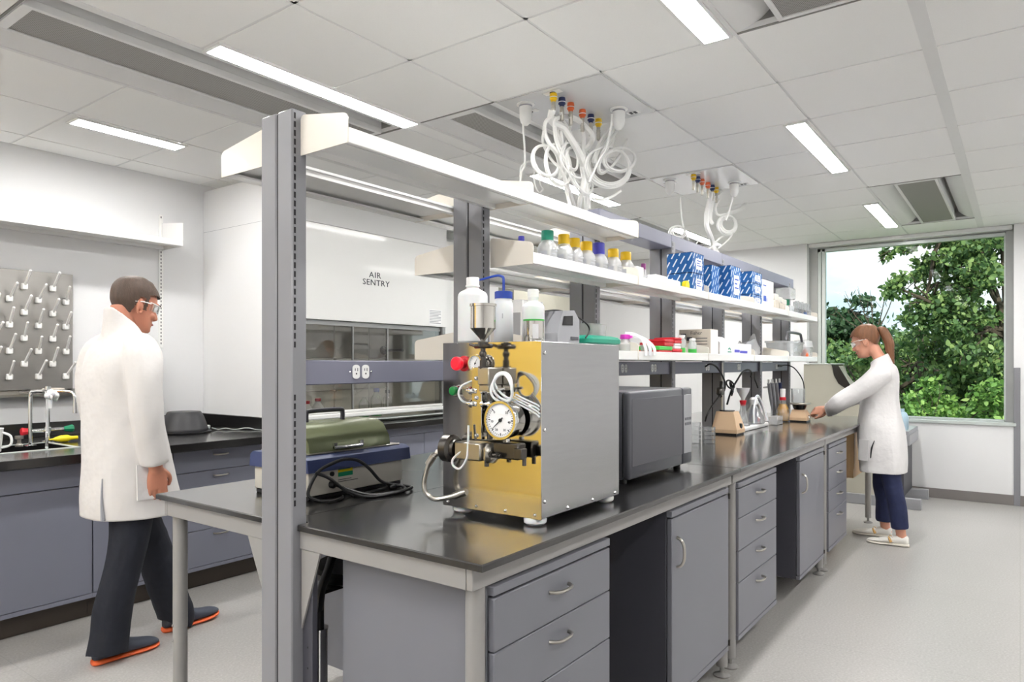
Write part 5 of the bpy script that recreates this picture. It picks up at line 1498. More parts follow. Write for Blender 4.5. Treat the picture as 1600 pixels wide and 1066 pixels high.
flat_box(3.33, 3.50, S3, S3 + .048, 'red', 'red box with a green lid, bottom left of the coloured boxes', 'bright_green')
flat_box(3.505, 3.635, S3, S3 + .036, 'red', 'flat red box right beside the green lidded one')
flat_box(3.40, 3.52, S3 + .0485, S3 + .085, 'red', 'red box lying on top of the green lidded box')
flat_box(3.535, 3.62, S3 + .0365, S3 + .066, 'white_plastic', 'white box on the flat red box, under the small red box')
flat_box(3.53, 3.63, S3 + .0665, S3 + .098, 'red', 'highest small red box of the coloured boxes')
def jar(x, y, r, h, c1, label):
    t = thing('sample_jar', label, 'jar', (x, y, S3), 'clear jars with green tape on the lower shelf')
    part('jar_body', MB().lathe((x, y, S3 + .0005), [(0, 0), (r, 0), (r, h * .72), (r * .7, h * .84), (r * .7, h), (0, h)], 18), 'plastic_clear', t)
    part('jar_lid', MB().lathe((x, y, S3), [(r * .74, h * .92), (r * .74, h + .004), (0, h + .006)], 16), 'white_plastic', t)
    if c1: part('tape_band', MB().lathe((x, y, S3), [(r * 1.02, h * .12), (r * 1.02, h * .42), (r * .99, h * .42)], 18), c1, t, 'coloured tape band')
jar(3.69, 1.53, .024, .105, 'bright_green', 'jar with a green tape band nearest the red boxes')
jar(3.765, 1.555, .024, .115, 'card_beige', 'jar with a tan band between the two green banded jars')
jar(3.845, 1.525, .024, .095, 'bright_green', 'jar with a green tape band nearest the printed grey carton')
jar(3.915, 1.55, .022, .10, None, 'plain clear jar directly in front of the printed grey carton')
cb = thing('printed_carton', 'grey beige carton with black print standing behind the jars', 'carton', (4.15, 1.60, S3))
part('carton_body', MB().box(4.07, 1.502, S3 + .0005, 4.20, 1.7, S3 + .165, .002), 'card_beige', cb, smooth=False)
part('carton_end', MB().box(4.075, 1.5005, S3 + .005, 4.195, 1.5019, S3 + .16), 'paper_white', cb, smooth=False)
px_ = 4.0692
pm = text_mb('Fisher', .030, (px_, 1.590, S3 + .142), (0, -1, 0), (0, 0, 1), .0003)
for k in range(5):
    pm.box(px_ - .0006, 1.52, S3 + .108 - k * .018, px_, 1.60 + .01 * (k % 2), S3 + .112 - k * .018)
pm.box(px_ - .0006, 1.655, S3 + .118, px_, 1.69, S3 + .14).box(px_ - .0006, 1.615, S3 + .095, px_, 1.65, S3 + .118)
part('carton_print', pm, 'print_dark', cb, smooth=False)
wc = thing('glove_box', 'white carton with a teal mark and violet print on the lower shelf', 'carton', (4.55, 1.55, S3))
part('carton_body', MB().box(4.235, 1.500, S3 + .0005, 4.85, 1.60, S3 + .088, .002), 'paper_white', wc, smooth=False)
part('carton_flap', MB().prism([(1.500, S3 + .0885), (1.56, S3 + .128), (1.60, S3 + .132), (1.60, S3 + .0885)], 'x', 4.235, 4.44), 'paper_white', wc, smooth=False)
lg = MB()
for k in range(8):
    a0, a1 = R(20 + 16 * k), R(20 + 16 * (k + 1))
    lg.add([(4.40 + r_ * math.cos(a) * 1.3, 1.4985, S3 + .035 + r_ * math.sin(a)) for a in (a0, a1) for r_ in (.016, .024)], [(0, 1, 3, 2)])
lg.box(4.37, 1.4982, S3 + .028, 4.44, 1.4992, S3 + .034)
part('carton_mark', lg, 'cap_teal', wc, smooth=False)
part('carton_print', MB().box(4.50, 1.4982, S3 + .030, 4.60, 1.4992, S3 + .048).box(4.61, 1.4982, S3 + .026, 4.76, 1.4992, S3 + .042), 'cap_blue', wc, smooth=False)
rr = random.Random(4); rings = []
for k in range(9):
    f = k / 8; ringp = []
    for j in range(28):
        a = 2 * PI * j / 28
        s_ = (1 - .42 * f ** 2) * (1 + .09 * math.sin(a * 5 + k * .8) + rr.uniform(-.05, .05))
        top = .10 + .07 * max(0, math.cos(a)) + .02 * math.sin(3 * a)
        ringp.append((5.215 + .305 * s_ * math.cos(a) + .03 * f, 1.648 + .031 * s_ * math.sin(a), S3 + .001 + top * f + (rr.uniform(0, .006) if k else 0)))
    rings.append(ringp)
bag = MB().loft(rings)
solo('plastic_bag', bag, 'plastic_film', 'crumpled clear plastic bag between the white carton and the clear bin', 'bag')
BX = 6.05
bn = thing('clear_bin', 'clear plastic bin with a grey swing handle on the lower shelf', 'bin', (BX, 1.56, S3))
part('bin_body', MB().loft([rrect(BX, 1.59, .25, .07, .02, S3 + .0005), rrect(BX, 1.59, .285, .082, .02, S3 + .125), rrect(BX, 1.59, .295, .088, .02, S3 + .126), rrect(BX, 1.59, .295, .088, .02, S3 + .14)]), 'plastic_clear', bn)
part('handle', MB().tube([(5.80, 1.52, S3 + .141), (5.83, 1.52, S3 + .19), (5.88, 1.52, S3 + .21), (6.22, 1.52, S3 + .21), (6.28, 1.52, S3 + .19), (6.31, 1.52, S3 + .141)], .011, 8, smooth=3), 'device_dark', bn, 'dark grey handle')
oc = thing('clear_container', 'clear container with orange contents at the window end of the lower shelf', 'container', (6.53, 1.55, S3))
part('container_body', MB().loft([rrect(6.53, 1.56, .12, .05, .02, S3 + .0005), rrect(6.53, 1.56, .125, .055, .02, S3 + .10)]), 'plastic_clear', oc)
part('container_lid', MB().loft([rrect(6.53, 1.56, .13, .058, .02, S3 + .1005), rrect(6.53, 1.56, .12, .05, .02, S3 + .16)]), 'plastic_film', oc)
part('contents', MB().sph((6.44, 1.52, S3 + .03), .026).sph((6.47, 1.53, S3 + .06), .024), 'orange', oc)

# ================================================================== CEILING SERVICE PANELS
def service_panel(x0, y0, label):
    x1, y1 = x0 + .60, y0 + .615
    t = thing('service_panel', label, 'service panel', ((x0 + x1) / 2, (y0 + y1) / 2, CZ), 'ceiling service panels')
    z = CZ - .006
    part('panel_plate', MB().box(x0, y0, z, x1, y1, CZ - .001, .002), 'panel_gloss', t)
    yq = 1.885
    for k, (dx, mm) in enumerate(((.06, 'cap_yellow'), (.14, 'navy'), (.225, 'orange'), (.345, 'orange'), (.435, 'navy'), (.52, 'cap_yellow'))):
        x = x0 + dx
        c_ = part('gas_outlet', MB().lathe((x, yq, z), [(.017, 0), (.019, -.012), (.019, -.02), (.015, -.022), (.019, -.024), (.019, -.032), (.013, -.036), (.012, -.045), (0, -.045)], 16), mm, t, 'coloured gas outlet')
        part('white_band', MB().lathe((x, yq, z), [(.0165, -.0195), (.0195, -.0205), (.0195, -.0245), (.0165, -.0255)], 16), 'white_plastic', c_)
        part('hose_tail', MB().lathe((x, yq, z), [(.0105, -.045), (.0105, -.06), (.0125, -.062), (.0105, -.068), (.0125, -.074), (.0105, -.08), (.0105, -.115), (0, -.115)], 12), 'satin_steel', c_)
    for (dx, yy) in ((.10, y0 + .50), (.45, y0 + .14)):
        x = x0 + dx
        s_ = part('cord_socket', MB().lathe((x, yy, z), [(.048, 0), (.048, -.004), (.034, -.006), (.032, -.07), (.026, -.095), (.010, -.112), (0, -.112)], 18), 'white_plastic', t)
        part('socket_seam', MB().lathe((x, yy, z), [(.0340, -.008), (.0346, -.012), (.0340, -.016)], 18), 'print_grey', s_)
    for (dx, yy) in ((.05, y0 + .30), (.20, y0 + .54)):
        part('cover_plate', MB().box(x0 + dx - .02, yy - .05, z - .002, x0 + dx + .02, yy + .05, z, .001), 'white_plastic', t)
        part('port', MB().lathe((x0 + dx, yy, z - .0021), [(.016, 0), (.016, -.001), (0, -.001)], 14), 'groove_black', t)
    dp = MB()
    for a in (-1, 1):
        for b in (-1, 1):
            dp.box(x0 + .54 + a * .009 - .006, y0 + .10 + b * .012 - .008, z - .003, x0 + .54 + a * .009 + .006, y0 + .10 + b * .012 + .008, z - .0016)
    pp = part('data_plate', MB().box(x0 + .54 - .022, y0 + .10 - .035, z - .0015, x0 + .54 + .022, y0 + .10 + .035, z, .0005), 'white_plastic', t)
    part('data_ports', dp, 'groove_black', pp, smooth=False)
    return t
service_panel(2.867, 1.583, 'white ceiling service panel with coloured gas outlets, the nearer of two')
service_panel(4.715, 1.583, 'white ceiling service panel with coloured gas outlets, the farther of two')

def hose(name, lines, label, y, r=.007):
    mb = MB()
    for ln in lines:
        kind = ln[0]
        if kind == 'p':                                   # poly-line of pixels, optional radius and depth offsets
            _, pts, rr, dy = ln
            n = len(pts)
            mb.tube([at(u, v, y + dy * math.sin(i * 1.3)) for i, (u, v) in enumerate(pts)], rr, 7, smooth=5)
        else:                                             # loops
            _, u, v, a, b, th, rr, nl, dy = ln
            for q in range(nl):
                pts = []
                for j in range(16):
                    t_ = 2 * PI * j / 16
                    uu, vv = (a - 2.2 * q) * math.cos(t_), (b - 1.6 * q) * math.sin(t_)
                    c_, s_ = math.cos(R(th)), math.sin(R(th))
                    pts.append(at(u + uu * c_ - vv * s_ + q * 1.1, v + uu * s_ + vv * c_ - q, y + dy * math.cos(t_ + q)))
                mb.tube(pts, rr, 7, smooth=3, closed=True)
    return solo(name, mb, 'cord_white', label, 'hose bundle' if 'hose' in name else 'cord')
hose('hose_bundle', [
    ('p', [(863, 172), (862, 190), (880, 200), (895, 222), (907, 245), (914, 270), (917, 300), (918, 328)], .019, .02),
    ('p', [(863, 182), (853, 190), (851, 205), (858, 224), (872, 240), (880, 262), (884, 290), (890, 318), (893, 330)], .010, .03),
    ('p', [(866, 186), (880, 182), (902, 187), (920, 203), (926, 214), (922, 226), (912, 238), (909, 256), (912, 280), (908, 305), (904, 325)], .014, .03),
    ('p', [(866, 186), (872, 205), (878, 225), (886, 248), (888, 262), (880, 275), (872, 280)], .008, .04),
    ('p', [(876, 175), (877, 200), (880, 230), (888, 258), (896, 272), (905, 285)], .008, .02),
    ('p', [(890, 183), (891, 200), (885, 222), (879, 240), (877, 262), (874, 276)], .007, .03),
    ('p', [(911, 195), (912, 215), (912, 232), (914, 260), (916, 300), (917, 328)], .012, .02),
    ('p', [(850, 203), (849, 225), (862, 250), (874, 262), (884, 280), (893, 305), (899, 325)], .007, .03),
    ('p', [(935, 205), (935, 225), (933, 248), (928, 268), (922, 284), (917, 305)], .007, .02),
    ('o', 950, 262, 36, 32, 12, .0065, 4, .06), ('o', 872, 258, 20, 34, -12, .0055, 2, .05), ('o', 905, 268, 16, 40, -22, .0055, 2, .05), ('o', 884, 225, 14, 44, -18, .0055, 2, .04), ('o', 958, 235, 14, 42, 30, .0055, 2, .04), ('o', 968, 250, 25, 19, -8, .007, 2, .05),
    ('o', 852, 252, 20, 26, -25, .006, 2, .05), ('o', 945, 228, 10, 34, 28, .006, 3, .03), ('o', 900, 250, 22, 30, -30, .006, 1, .05),
    ('p', [(918, 290), (925, 270), (938, 252), (950, 240), (962, 235), (975, 240)], .008, .02),
    ('p', [(925, 310), (940, 312), (955, 308), (970, 298)], .008, .02)],
    'nearer tangle of white hoses hanging from the ceiling over the top shelf', 1.885)
hose('hanging_cord', [('p', [(817, 180), (818, 205), (820, 235), (820, 258), (815, 268), (813, 284)], .0055, .01), ('p', [(813, 284), (814, 262), (824, 253), (836, 255), (842, 270), (844, 288), (848, 296), (842, 301), (836, 290), (834, 268)], .0045, .02)],
     'thin white cord hanging left of the nearer hose tangle', 2.08)
hose('hanging_cord', [('p', [(956, 178), (955, 195), (951, 215), (947, 232), (936, 250), (928, 268), (920, 285)], .0055, .01)], 'thin white cord hanging right of the nearer hose tangle', 1.73)
hose('hose_bundle', [
    ('p', [(1111, 300), (1108, 318), (1104, 335), (1104, 352), (1108, 364), (1112, 374), (1116, 388), (1122, 398)], .019, .02),
    ('p', [(1116, 306), (1112, 325), (1110, 342), (1114, 350)], .012, .02),
    ('p', [(1122, 302), (1135, 293), (1150, 291), (1162, 298), (1167, 310), (1162, 322), (1150, 330), (1138, 334), (1130, 342)], .017, .03),
    ('p', [(1124, 312), (1118, 325), (1122, 336), (1138, 334)], .010, .02),
    ('o', 1136, 352, 15, 15, 0, .009, 3, .04),
    ('p', [(1136, 366), (1125, 372), (1117, 380), (1114, 388), (1120, 396), (1130, 400)], .008, .02), ('p', [(1148, 355), (1142, 370), (1132, 380), (1122, 388)], .007, .02),
    ('p', [(1116, 385), (1105, 390), (1098, 394)], .008, .01)],
    'farther tangle of white hoses hanging from the ceiling over the blue cartons', 1.885, .007)
hose('hanging_cord', [('p', [(1064, 308), (1064, 325), (1066, 345), (1069, 357)], .006, .01), ('o', 1058, 364, 13, 11, 0, .006, 3, .03), ('p', [(1070, 362), (1076, 376), (1082, 387), (1090, 378), (1095, 372)], .006, .01)], 'thin white cord with a coiled loop, hanging left of the farther hose tangle', 2.08)
hose('hanging_cord', [('p', [(1148, 292), (1146, 305), (1142, 320), (1138, 335), (1134, 345)], .006, .01)], 'thin white cord hanging right of the farther hose tangle', 1.73)

# ================================================================== EQUIPMENT BY THE WINDOW
eq = thing('laminar_cabinet', 'beige laminar flow cabinet with a sloping glass front by the window, behind the woman', 'laminar cabinet', (7.85, 1.35, 0))
EX = 7.55
prof = [(1.80, .06), (1.80, 1.37), (1.545, 1.37), (1.515, 1.27), (1.46, 1.19), (1.38, 1.13), (1.28, 1.09), (1.22, .95), (1.20, .74), (1.12, .72), (1.12, .06)]
part('side_wall', MB().prism(prof, 'x', EX, EX + .03), 'beige_panel', eq, smooth=False)
part('side_wall', MB().prism(prof, 'x', 8.20, 8.23), 'beige_panel', eq, smooth=False)
part('cabinet_body', MB().prism([(1.79, .07), (1.79, 1.36), (1.55, 1.36), (1.50, 1.22), (1.38, 1.12), (1.27, 1.075), (1.21, .94), (1.19, .72), (1.125, .70), (1.125, .07)], 'x', EX + .031, 8.199), 'beige_panel', eq, smooth=False)
part('top_cap', MB().box(EX - .005, 1.54, 1.371, 8.235, 1.80, 1.382, .003), 'alu_light', eq)
part('sash_glass', MB().prism([(1.535, 1.365), (1.32, 1.362), (1.19, 1.12), (1.21, 1.115), (1.33, 1.352), (1.535, 1.357)], 'x', EX + .005, 8.22), 'glass_sash', eq, smooth=False)
part('sash_bracket', MB().prism([(1.53, 1.36), (1.47, 1.36), (1.34, 1.13), (1.36, 1.10), (1.47, 1.18), (1.51, 1.26)], 'x', EX - .008, EX - .001).prism([(1.40, 1.36), (1.385, 1.36), (1.27, 1.15), (1.285, 1.145)], 'x', EX - .012, EX - .006), 'dark_steel', eq, smooth=False)
part('work_ledge', MB().box(EX - .02, .85, .70, 8.23, 1.20, .735, .003).box(EX - .02, .845, .60, 8.23, .87, .70, .003), 'device_grey', eq)
part('ledge_top', MB().box(EX - .015, .855, .7352, 8.225, 1.19, .739), 'liquid_blue' if False else 'alu_light', eq)
part('front_panel', MB().box(EX, .895, .10, EX + .05, .97, .60, .002).box(EX + .055, .90, .10, 8.22, .93, .60, .002), 'cab_dark', eq)
part('base_foot', MB().box(EX - .03, .75, .0, EX + .04, 1.78, .10, .004), 'device_grey', eq)
part('base_foot', MB().box(8.16, .75, .0, 8.23, 1.78, .10, .004), 'device_grey', eq)
bp_ = thing('water_pack', 'pale blue wrapped bottle pack on the ledge behind the woman', 'bottle pack', (7.6, .95, .739))
for (dx, dy) in ((0, 0), (.12, 0), (0, .12), (.12, .12)):
    part('pack_bottle', MB().lathe((7.60 + dx, .93 + dy, .7395), [(0, 0), (.052, 0), (.056, .01), (.056, .12), (.04, .16), (.02, .175), (.02, .2), (0, .2)], 16), 'pale_blue', bp_)
# ================================================================== PEOPLE
class Body:
    """local frame: f forward, l to the person's left, z up"""
    def __init__(s, base, fwd):
        s.b = Vector(base); s.F = Vector(fwd).normalized(); s.L = Vector((0, 0, 1)).cross(s.F)
    def P(s, f, l, z):
        return s.b + s.F * f + s.L * l + Vector((0, 0, z))
    def ell(s, z, fc, df, wl, lc=0.0, n=28, p=2.3, tilt=0.0):
        out = []
        for k in range(n):
            t = 2 * PI * k / n
            c_, s_ = math.cos(t), math.sin(t)
            cc = math.copysign(abs(c_) ** (2 / p), c_); ss = math.copysign(abs(s_) ** (2 / p), s_)
            out.append(s.P(fc + df * cc, lc + wl * ss, z + tilt * df * cc))
        return out

def smooth_rings(rings, k=4):
    """Catmull-Rom between rings"""
    out = []
    n = len(rings)
    for i in range(n - 1):
        a, b, c, d = rings[max(i - 1, 0)], rings[i], rings[i + 1], rings[min(i + 2, n - 1)]
        for j in range(k):
            t = j / k
            out.append([.5 * ((2 * B) + (C - A) * t + (2 * A - 5 * B + 4 * C - D) * t * t + (3 * B - A - 3 * C + D) * t ** 3) for A, B, C, D in zip(a, b, c, d)])
    out.append(rings[-1])
    return out

def fuse(name, mb, voxel, smooth_it, mats, parent=None, label=None, cat=None, org=(0, 0, 0), solid=0.0, cut=None, disp=None, factor=.5):
    """union of the closed shapes in mb as one continuous skin"""
    me = mb.mesh(name, org, True, 180)
    ob = bpy.data.objects.new(name, me); COL.objects.link(ob)
    r = ob.modifiers.new('r', 'REMESH'); r.mode = 'VOXEL'; r.voxel_size = voxel; r.use_smooth_shade = True
    if smooth_it:
        sm = ob.modifiers.new('s', 'SMOOTH'); sm.factor = factor; sm.iterations = smooth_it
    dg = bpy.context.evaluated_depsgraph_get()
    m2 = bpy.data.meshes.new_from_object(ob.evaluated_get(dg))
    bpy.data.objects.remove(ob); bpy.data.meshes.remove(me)
    if disp:
        co = np.empty(len(m2.vertices) * 3, np.float32); m2.vertices.foreach_get('co', co); co = co.reshape(-1, 3)
        no = np.empty(len(m2.vertices) * 3, np.float32); m2.vertices.foreach_get('normal', no); no = no.reshape(-1, 3)
        co = co + no * disp(co + np.array(org))[:, None]
        m2.vertices.foreach_set('co', co.ravel()); m2.update()
    if cut:
        bm = bmesh.new(); bm.from_mesh(m2)
        o = Vector(org)
        bmesh.ops.delete(bm, geom=[f for f in bm.faces if cut(f.calc_center_median() + o)], context='FACES')
        bm.to_mesh(m2); bm.free()
    m2.name = name
    m2.shade_smooth()
    m2.materials.clear()
    for m in (mats if isinstance(mats, (list, tuple)) else [mats]): m2.materials.append(M(m))
    o = bpy.data.objects.new(name, m2); COL.objects.link(o)
    if parent:
        o.parent = parent; ORG[o.name] = ORG[parent.name]
    else:
        o.location = org; ORG[o.name] = tuple(org)
    if label: o['label'] = label
    if cat: o['category'] = cat
    return o

HEAD = [  # z, front, back, half width
    (-.012, .050, .012, .018), (.000, .082, .012, .030), (.018, .092, -.004, .043), (.045, .092, -.040, .055), (.068, .090, -.066, .062),
    (.098, .086, -.088, .068), (.115, .086, -.094, .071), (.140, .092, -.099, .073), (.165, .086, -.098, .072), (.190, .066, -.086, .064), (.208, .040, -.064, .050), (.220, .012, -.036, .030), (.224, -.004, -.018, .010)]

def head_frame(B, chin_f, chin_z, pitch, k=1.0, lc=0.0):
    cp, sp = math.cos(pitch), math.sin(pitch)
    def H(x, y, z):
        return B.P(chin_f + k * (x * cp + z * sp), lc + k * y, chin_z + k * (z * cp - x * sp))
    return H

def head_rings(H, grow=0.0, n=28, lift=0.0):
    rings = []
    for z, fr_, bk, w_ in HEAD:
        fr_, bk, w_ = fr_ + grow, bk - grow, w_ + grow
        c_, d_ = (fr_ + bk) / 2, (fr_ - bk) / 2
        rg_ = []
        for k in range(n):
            t = 2 * PI * k / n
            x, y = math.cos(t), math.sin(t)
            p = 2.25
            x = math.copysign(abs(x) ** (2 / p), x); y = math.copysign(abs(y) ** (2 / p), y)
            wf = 1 - .22 * max(0, x) ** 2                     # face narrower than the back of the head
            rg_.append(H(c_ + d_ * x, w_ * y * wf, z + (grow if z > .12 else 0) * (z - .12) / .1 + lift))
        rings.append(rg_)
    return smooth_rings(rings, 3)

def add_head(mb, H):
    mb.loft(head_rings(H))
    mb.loft(smooth_rings([[H(*q) for q in ((.080, -.010, .122), (.080, .010, .122), (.092, .005, .124), (.092, -.005, .124))],
                          [H(*q) for q in ((.080, -.014, .092), (.080, .014, .092), (.107, .007, .095), (.107, -.007, .095))],
                          [H(*q) for q in ((.080, -.019, .070), (.080, .019, .070), (.116, .009, .073), (.116, -.009, .073))],
                          [H(*q) for q in ((.080, -.012, .060), (.080, .012, .060), (.100, .006, .061), (.100, -.006, .061))]], 3))
    for y in (-1, 1):                                            # ears
        c = [H(-.006 - .006 * math.cos(a) * 0 + .016 * math.cos(a), y * (.071 + .008 * (1 - math.cos(a)) * .5), .098 + .032 * math.sin(a)) for a in [2 * PI * i / 14 for i in range(14)]]
        mb.tube(c, .0058, 7, closed=True, smooth=2)
        q0 = H(-.006, y * .070, .098)
        mb.sph(q0, .012, .012, .022)
    for y in (-.011, 0, .011):                                    # lips
        q0 = H(.091 - abs(y) * .25, y, .046); mb.sph(q0, .007, .009, .006, 8, 6)
        q0 = H(.089 - abs(y) * .25, y, .036); mb.sph(q0, .007, .009, .007, 8, 6)
    q0 = H(.080, 0, .014); mb.sph(q0, .018, .020, .017)              # chin
    for y in (-.03, .03):                                         # brow and cheek
        q0 = H(.078, y, .133); mb.sph(q0, .014, .022, .008)
        q0 = H(.070, y * 1.15, .075); mb.sph(q0, .018, .018, .018)

def head_bits(H, parent, side_l=True):
    for y in (-.031, .031):
        q0 = H(.0815, y, .112)
        e = part('eye', MB().sph(q0, .0105, .0115, .0075, 12, 8), 'eye_white', parent)
        q1 = H(.0905, y, .110)
        part('iris', MB().sph(q1, .0042, .005, .005, 10, 7), 'eye_dark', e)
        part('eyebrow', MB().tube([H(.092, y - .017, .130), H(.0965, y, .136), H(.090, y + .017, .132)], .0028, 6, smooth=3), 'hair_brown', parent)
    part('lips', MB().tube([H(.090, -.02, .0415), H(.0985, -.008, .0435), H(.0988, 0, .042), H(.0985, .008, .0435), H(.090, .02, .0415)], .0038, 7, smooth=3, flat=.8), 'lips', parent)

def glasses(H, parent):
    g = MB()
    lens = []
    for z in (.092, .128):
        row = [H(.112 * math.cos(a) - .004, .082 * math.sin(a) * 1.0, z) for a in [R(-72 + 144 * i / 18) for i in range(19)]]
        lens.append(row)
    n = len(lens[0])
    g.add(lens[0] + lens[1], [(i, i + 1, n + i + 1, n + i) for i in range(n - 1)])
    lo = part('safety_glasses', g, 'lens', parent, 'clear wrap around safety glasses')
    a = MB()
    for y in (-1, 1):
        a.tube([H(.035, y * .079, .122), H(0, y * .080, .120), H(-.035, y * .077, .112)], .0026, 6, smooth=3)
    a.tube(lens[1], .0018, 6)
    part('temple_arm', a, 'white_plastic', lo)

def add_hand(mb, wrist, d, palm_n, k=1.0, curl=.5, spread=.10, thumb=1):
    """palm and five bent fingers; d = pointing direction, palm_n = the way the palm faces, thumb = +1/-1 side"""
    d = Vector(d).normalized(); pn = Vector(palm_n); pn = (pn - d * pn.dot(d)).normalized(); sd = d.cross(pn) * thumb
    W = Vector(wrist)
    def Q(a, b, c): return W + (d * a + sd * b + pn * c) * k
    rings = []
    for a, hw, th, c in ((-.03, .026, .021, 0), (0, .027, .019, 0), (.025, .035, .016, 0), (.055, .041, .0145, .002), (.082, .040, .0125, .004), (.092, .037, .010, .005)):
        rings.append([Q(a, hw * math.copysign(abs(math.cos(t)) ** .8, math.cos(t)), c + th * math.sin(t)) for t in [2 * PI * i / 14 for i in range(14)]])
    mb.loft(smooth_rings(rings, 2))
    for i, (b, L, r) in enumerate(((.029, .072, .0088), (.010, .080, .0092), (-.010, .074, .0088), (-.029, .058, .0078))):
        p = Q(.080, b, .004); ang = curl * (1 + .12 * i); pts = [Q(.060, b * .95, .002), p]
        a_ = .25 * ang; cur = p
        for sg in (.45, .32, .26):
            dirn = d * math.cos(a_) + pn * math.sin(a_) + sd * (spread * (b / .03) * .6)
            cur = cur + dirn.normalized() * (L * sg * k); pts.append(cur); a_ += ang
        mb.tube(pts, r * k, 9, smooth=3, radii=[r * k * 1.05, r * k * 1.08, r * k, r * k * .92, r * k * .78])
        mb.sph(pts[-1], r * k * .80, n=9, m=6)
    pts = [Q(.012, .022, .004), Q(.036, .046, .012), Q(.062, .056, .026), Q(.086, .052, .040)]
    mb.tube(pts, .01, 9, smooth=3, radii=[.013 * k, .0118 * k, .0102 * k, .0078 * k]); mb.sph(pts[-1], .0080 * k, n=9, m=6)

def limb(mb, pts, radii, n=16, k=5):
    mb.tube(pts, radii[0], n, smooth=k, radii=radii)
    mb.sph(pts[0], radii[0], n=n, m=9); mb.sph(pts[-1], radii[-1], n=n, m=9)

def wrinkle(amp, fr, seed, vert=.7):
    q = np.random.default_rng(seed); ph = q.uniform(0, 6.28, 8); dr = q.normal(size=(8, 3)); dr[:, 2] *= vert
    def f(c):
        s = np.zeros(len(c))
        for i in range(8):
            s += np.sin(c @ dr[i] * fr * (1 + .35 * i) + ph[i] + 1.4 * np.sin(c @ dr[(i + 3) % 8] * fr * .7)) / (1 + .35 * i)
        return amp * s / 2.5
    return f

def shoe(B, heel, toe, l, z, upper, sole, parent, accent=None, h=.085, lift=0.0, w=1.0):
    sh = MB(); so = MB(); L = toe - heel
    def ring(f, hw, z0, z1, n=14):
        out = []
        for k in range(n):
            t = 2 * PI * k / n
            zz = math.sin(t)
            out.append(B.P(heel + L * f, l + hw * w * math.copysign(abs(math.cos(t)) ** .8, math.cos(t)), z + lift * max(0, f - .6) + (z0 + z1) / 2 + (z1 - z0) / 2 * math.copysign(abs(zz) ** .8, zz)))
        return out
    sh.loft(smooth_rings([ring(.015, .020, .022, .070), ring(.06, .031, .018, h), ring(.18, .034, .018, h * 1.06), ring(.32, .035, .018, h * .95), ring(.5, .040, .018, h * .74), ring(.7, .045, .018, h * .56), ring(.87, .041, .018, h * .45), ring(.96, .028, .02, h * .36), ring(.995, .012, .022, h * .28)], 3))
    so.loft(smooth_rings([ring(0, .020, .001, .024), ring(.05, .034, .0, .026), ring(.2, .037, .0, .025), ring(.45, .040, .001, .022), ring(.7, .048, .0, .021), ring(.88, .044, .001, .021), ring(.97, .030, .003, .022), ring(1.005, .012, .006, .022)], 3))
    s_ = part('shoe', sh, upper, parent, angle=180)
    part('sole', so, sole, s_, angle=60)
    if accent:
        a = MB()
        for sg in (-1, 1):
            a.tube([B.P(heel + L * .40, l + sg * .043 * w, z + .03), B.P(heel + L * .44, l + sg * .037 * w, z + .052), B.P(heel + L * .47, l + sg * .022 * w, z + .066)], .006, 6, smooth=3, radii=[.011, .009, .005])
        a.tube([B.P(heel + L * (.36 + .01), l - .03, z + .062), B.P(heel + L * .43, l, z + .072), B.P(heel + L * .37, l + .03, z + .062)], .003, 6, smooth=3)
        part('shoe_stripe', a, accent, s_)
    return s_

# ------------------------------------------------------------------ the woman at the bench
Bw = Body((6.05, .85, 0), (0, 1, 0))
P = Bw.P
H = head_frame(Bw, .090, 1.452, R(20), 1.02, .0)
mb = MB()
add_head(mb, H)
mb.loft(smooth_rings([Bw.ell(1.33, -.005, .055, .09, n=20), Bw.ell(1.385, .014, .050, .060, n=20), Bw.ell(1.43, .035, .050, .052, n=20), Bw.ell(1.47, .060, .050, .049, n=20), Bw.ell(1.53, .095, .055, .05, n=20)], 3))
mb.loft(smooth_rings([Bw.ell(.84, .0, .085, .14, n=20), Bw.ell(.95, .005, .085, .135, n=20), Bw.ell(1.08, .01, .075, .115, n=20), Bw.ell(1.22, .005, .085, .135, n=20), Bw.ell(1.30, .0, .06, .13, n=20), Bw.ell(1.35, .005, .045, .08, n=20)], 3))
wl, wr = P(.398, .135, 1.008), P(.398, .015, 1.012)
limb(mb, [P(.0, .150, 1.285), P(.205, .205, 1.122), wl], [.048, .038, .026])
limb(mb, [P(.0, -.150, 1.285), P(.20, -.20, 1.13), wr], [.048, .038, .026])
add_hand(mb, wl, (-.0 * 0 + .25, .95, -.05), (.75, .0, -.65), .97, 1.0, thumb=1)
add_hand(mb, wr, (-.18, .95, -.08), (-.75, 0, -.6), .97, 1.05, thumb=-1)
for s_, hipf, kn, an in ((1, -.015, (-.075, .10), (-.125, .085)), (-1, .0, (.035, -.115), (.015, -.150))):
    limb(mb, [P(hipf, s_ * .085, .86), P(kn[0], kn[1], .48), P(an[0], an[1], .085)], [.082, .05, .034])
    limb(mb, [P(an[0], an[1], .085), P(an[0] - .02, an[1], .05)], [.034, .030], k=2)
    limb(mb, [P(an[0], an[1], .06), P(an[0] + .09, an[1], .034)], [.030, .018], k=2)
person = fuse('person', mb, .0045, 3, 'skin', org=(6.05, .85, 0), label='woman with a ponytail in a white lab coat and dark jeans, reaching over the bench', cat='person')
head_bits(H, person)
glasses(H, person)
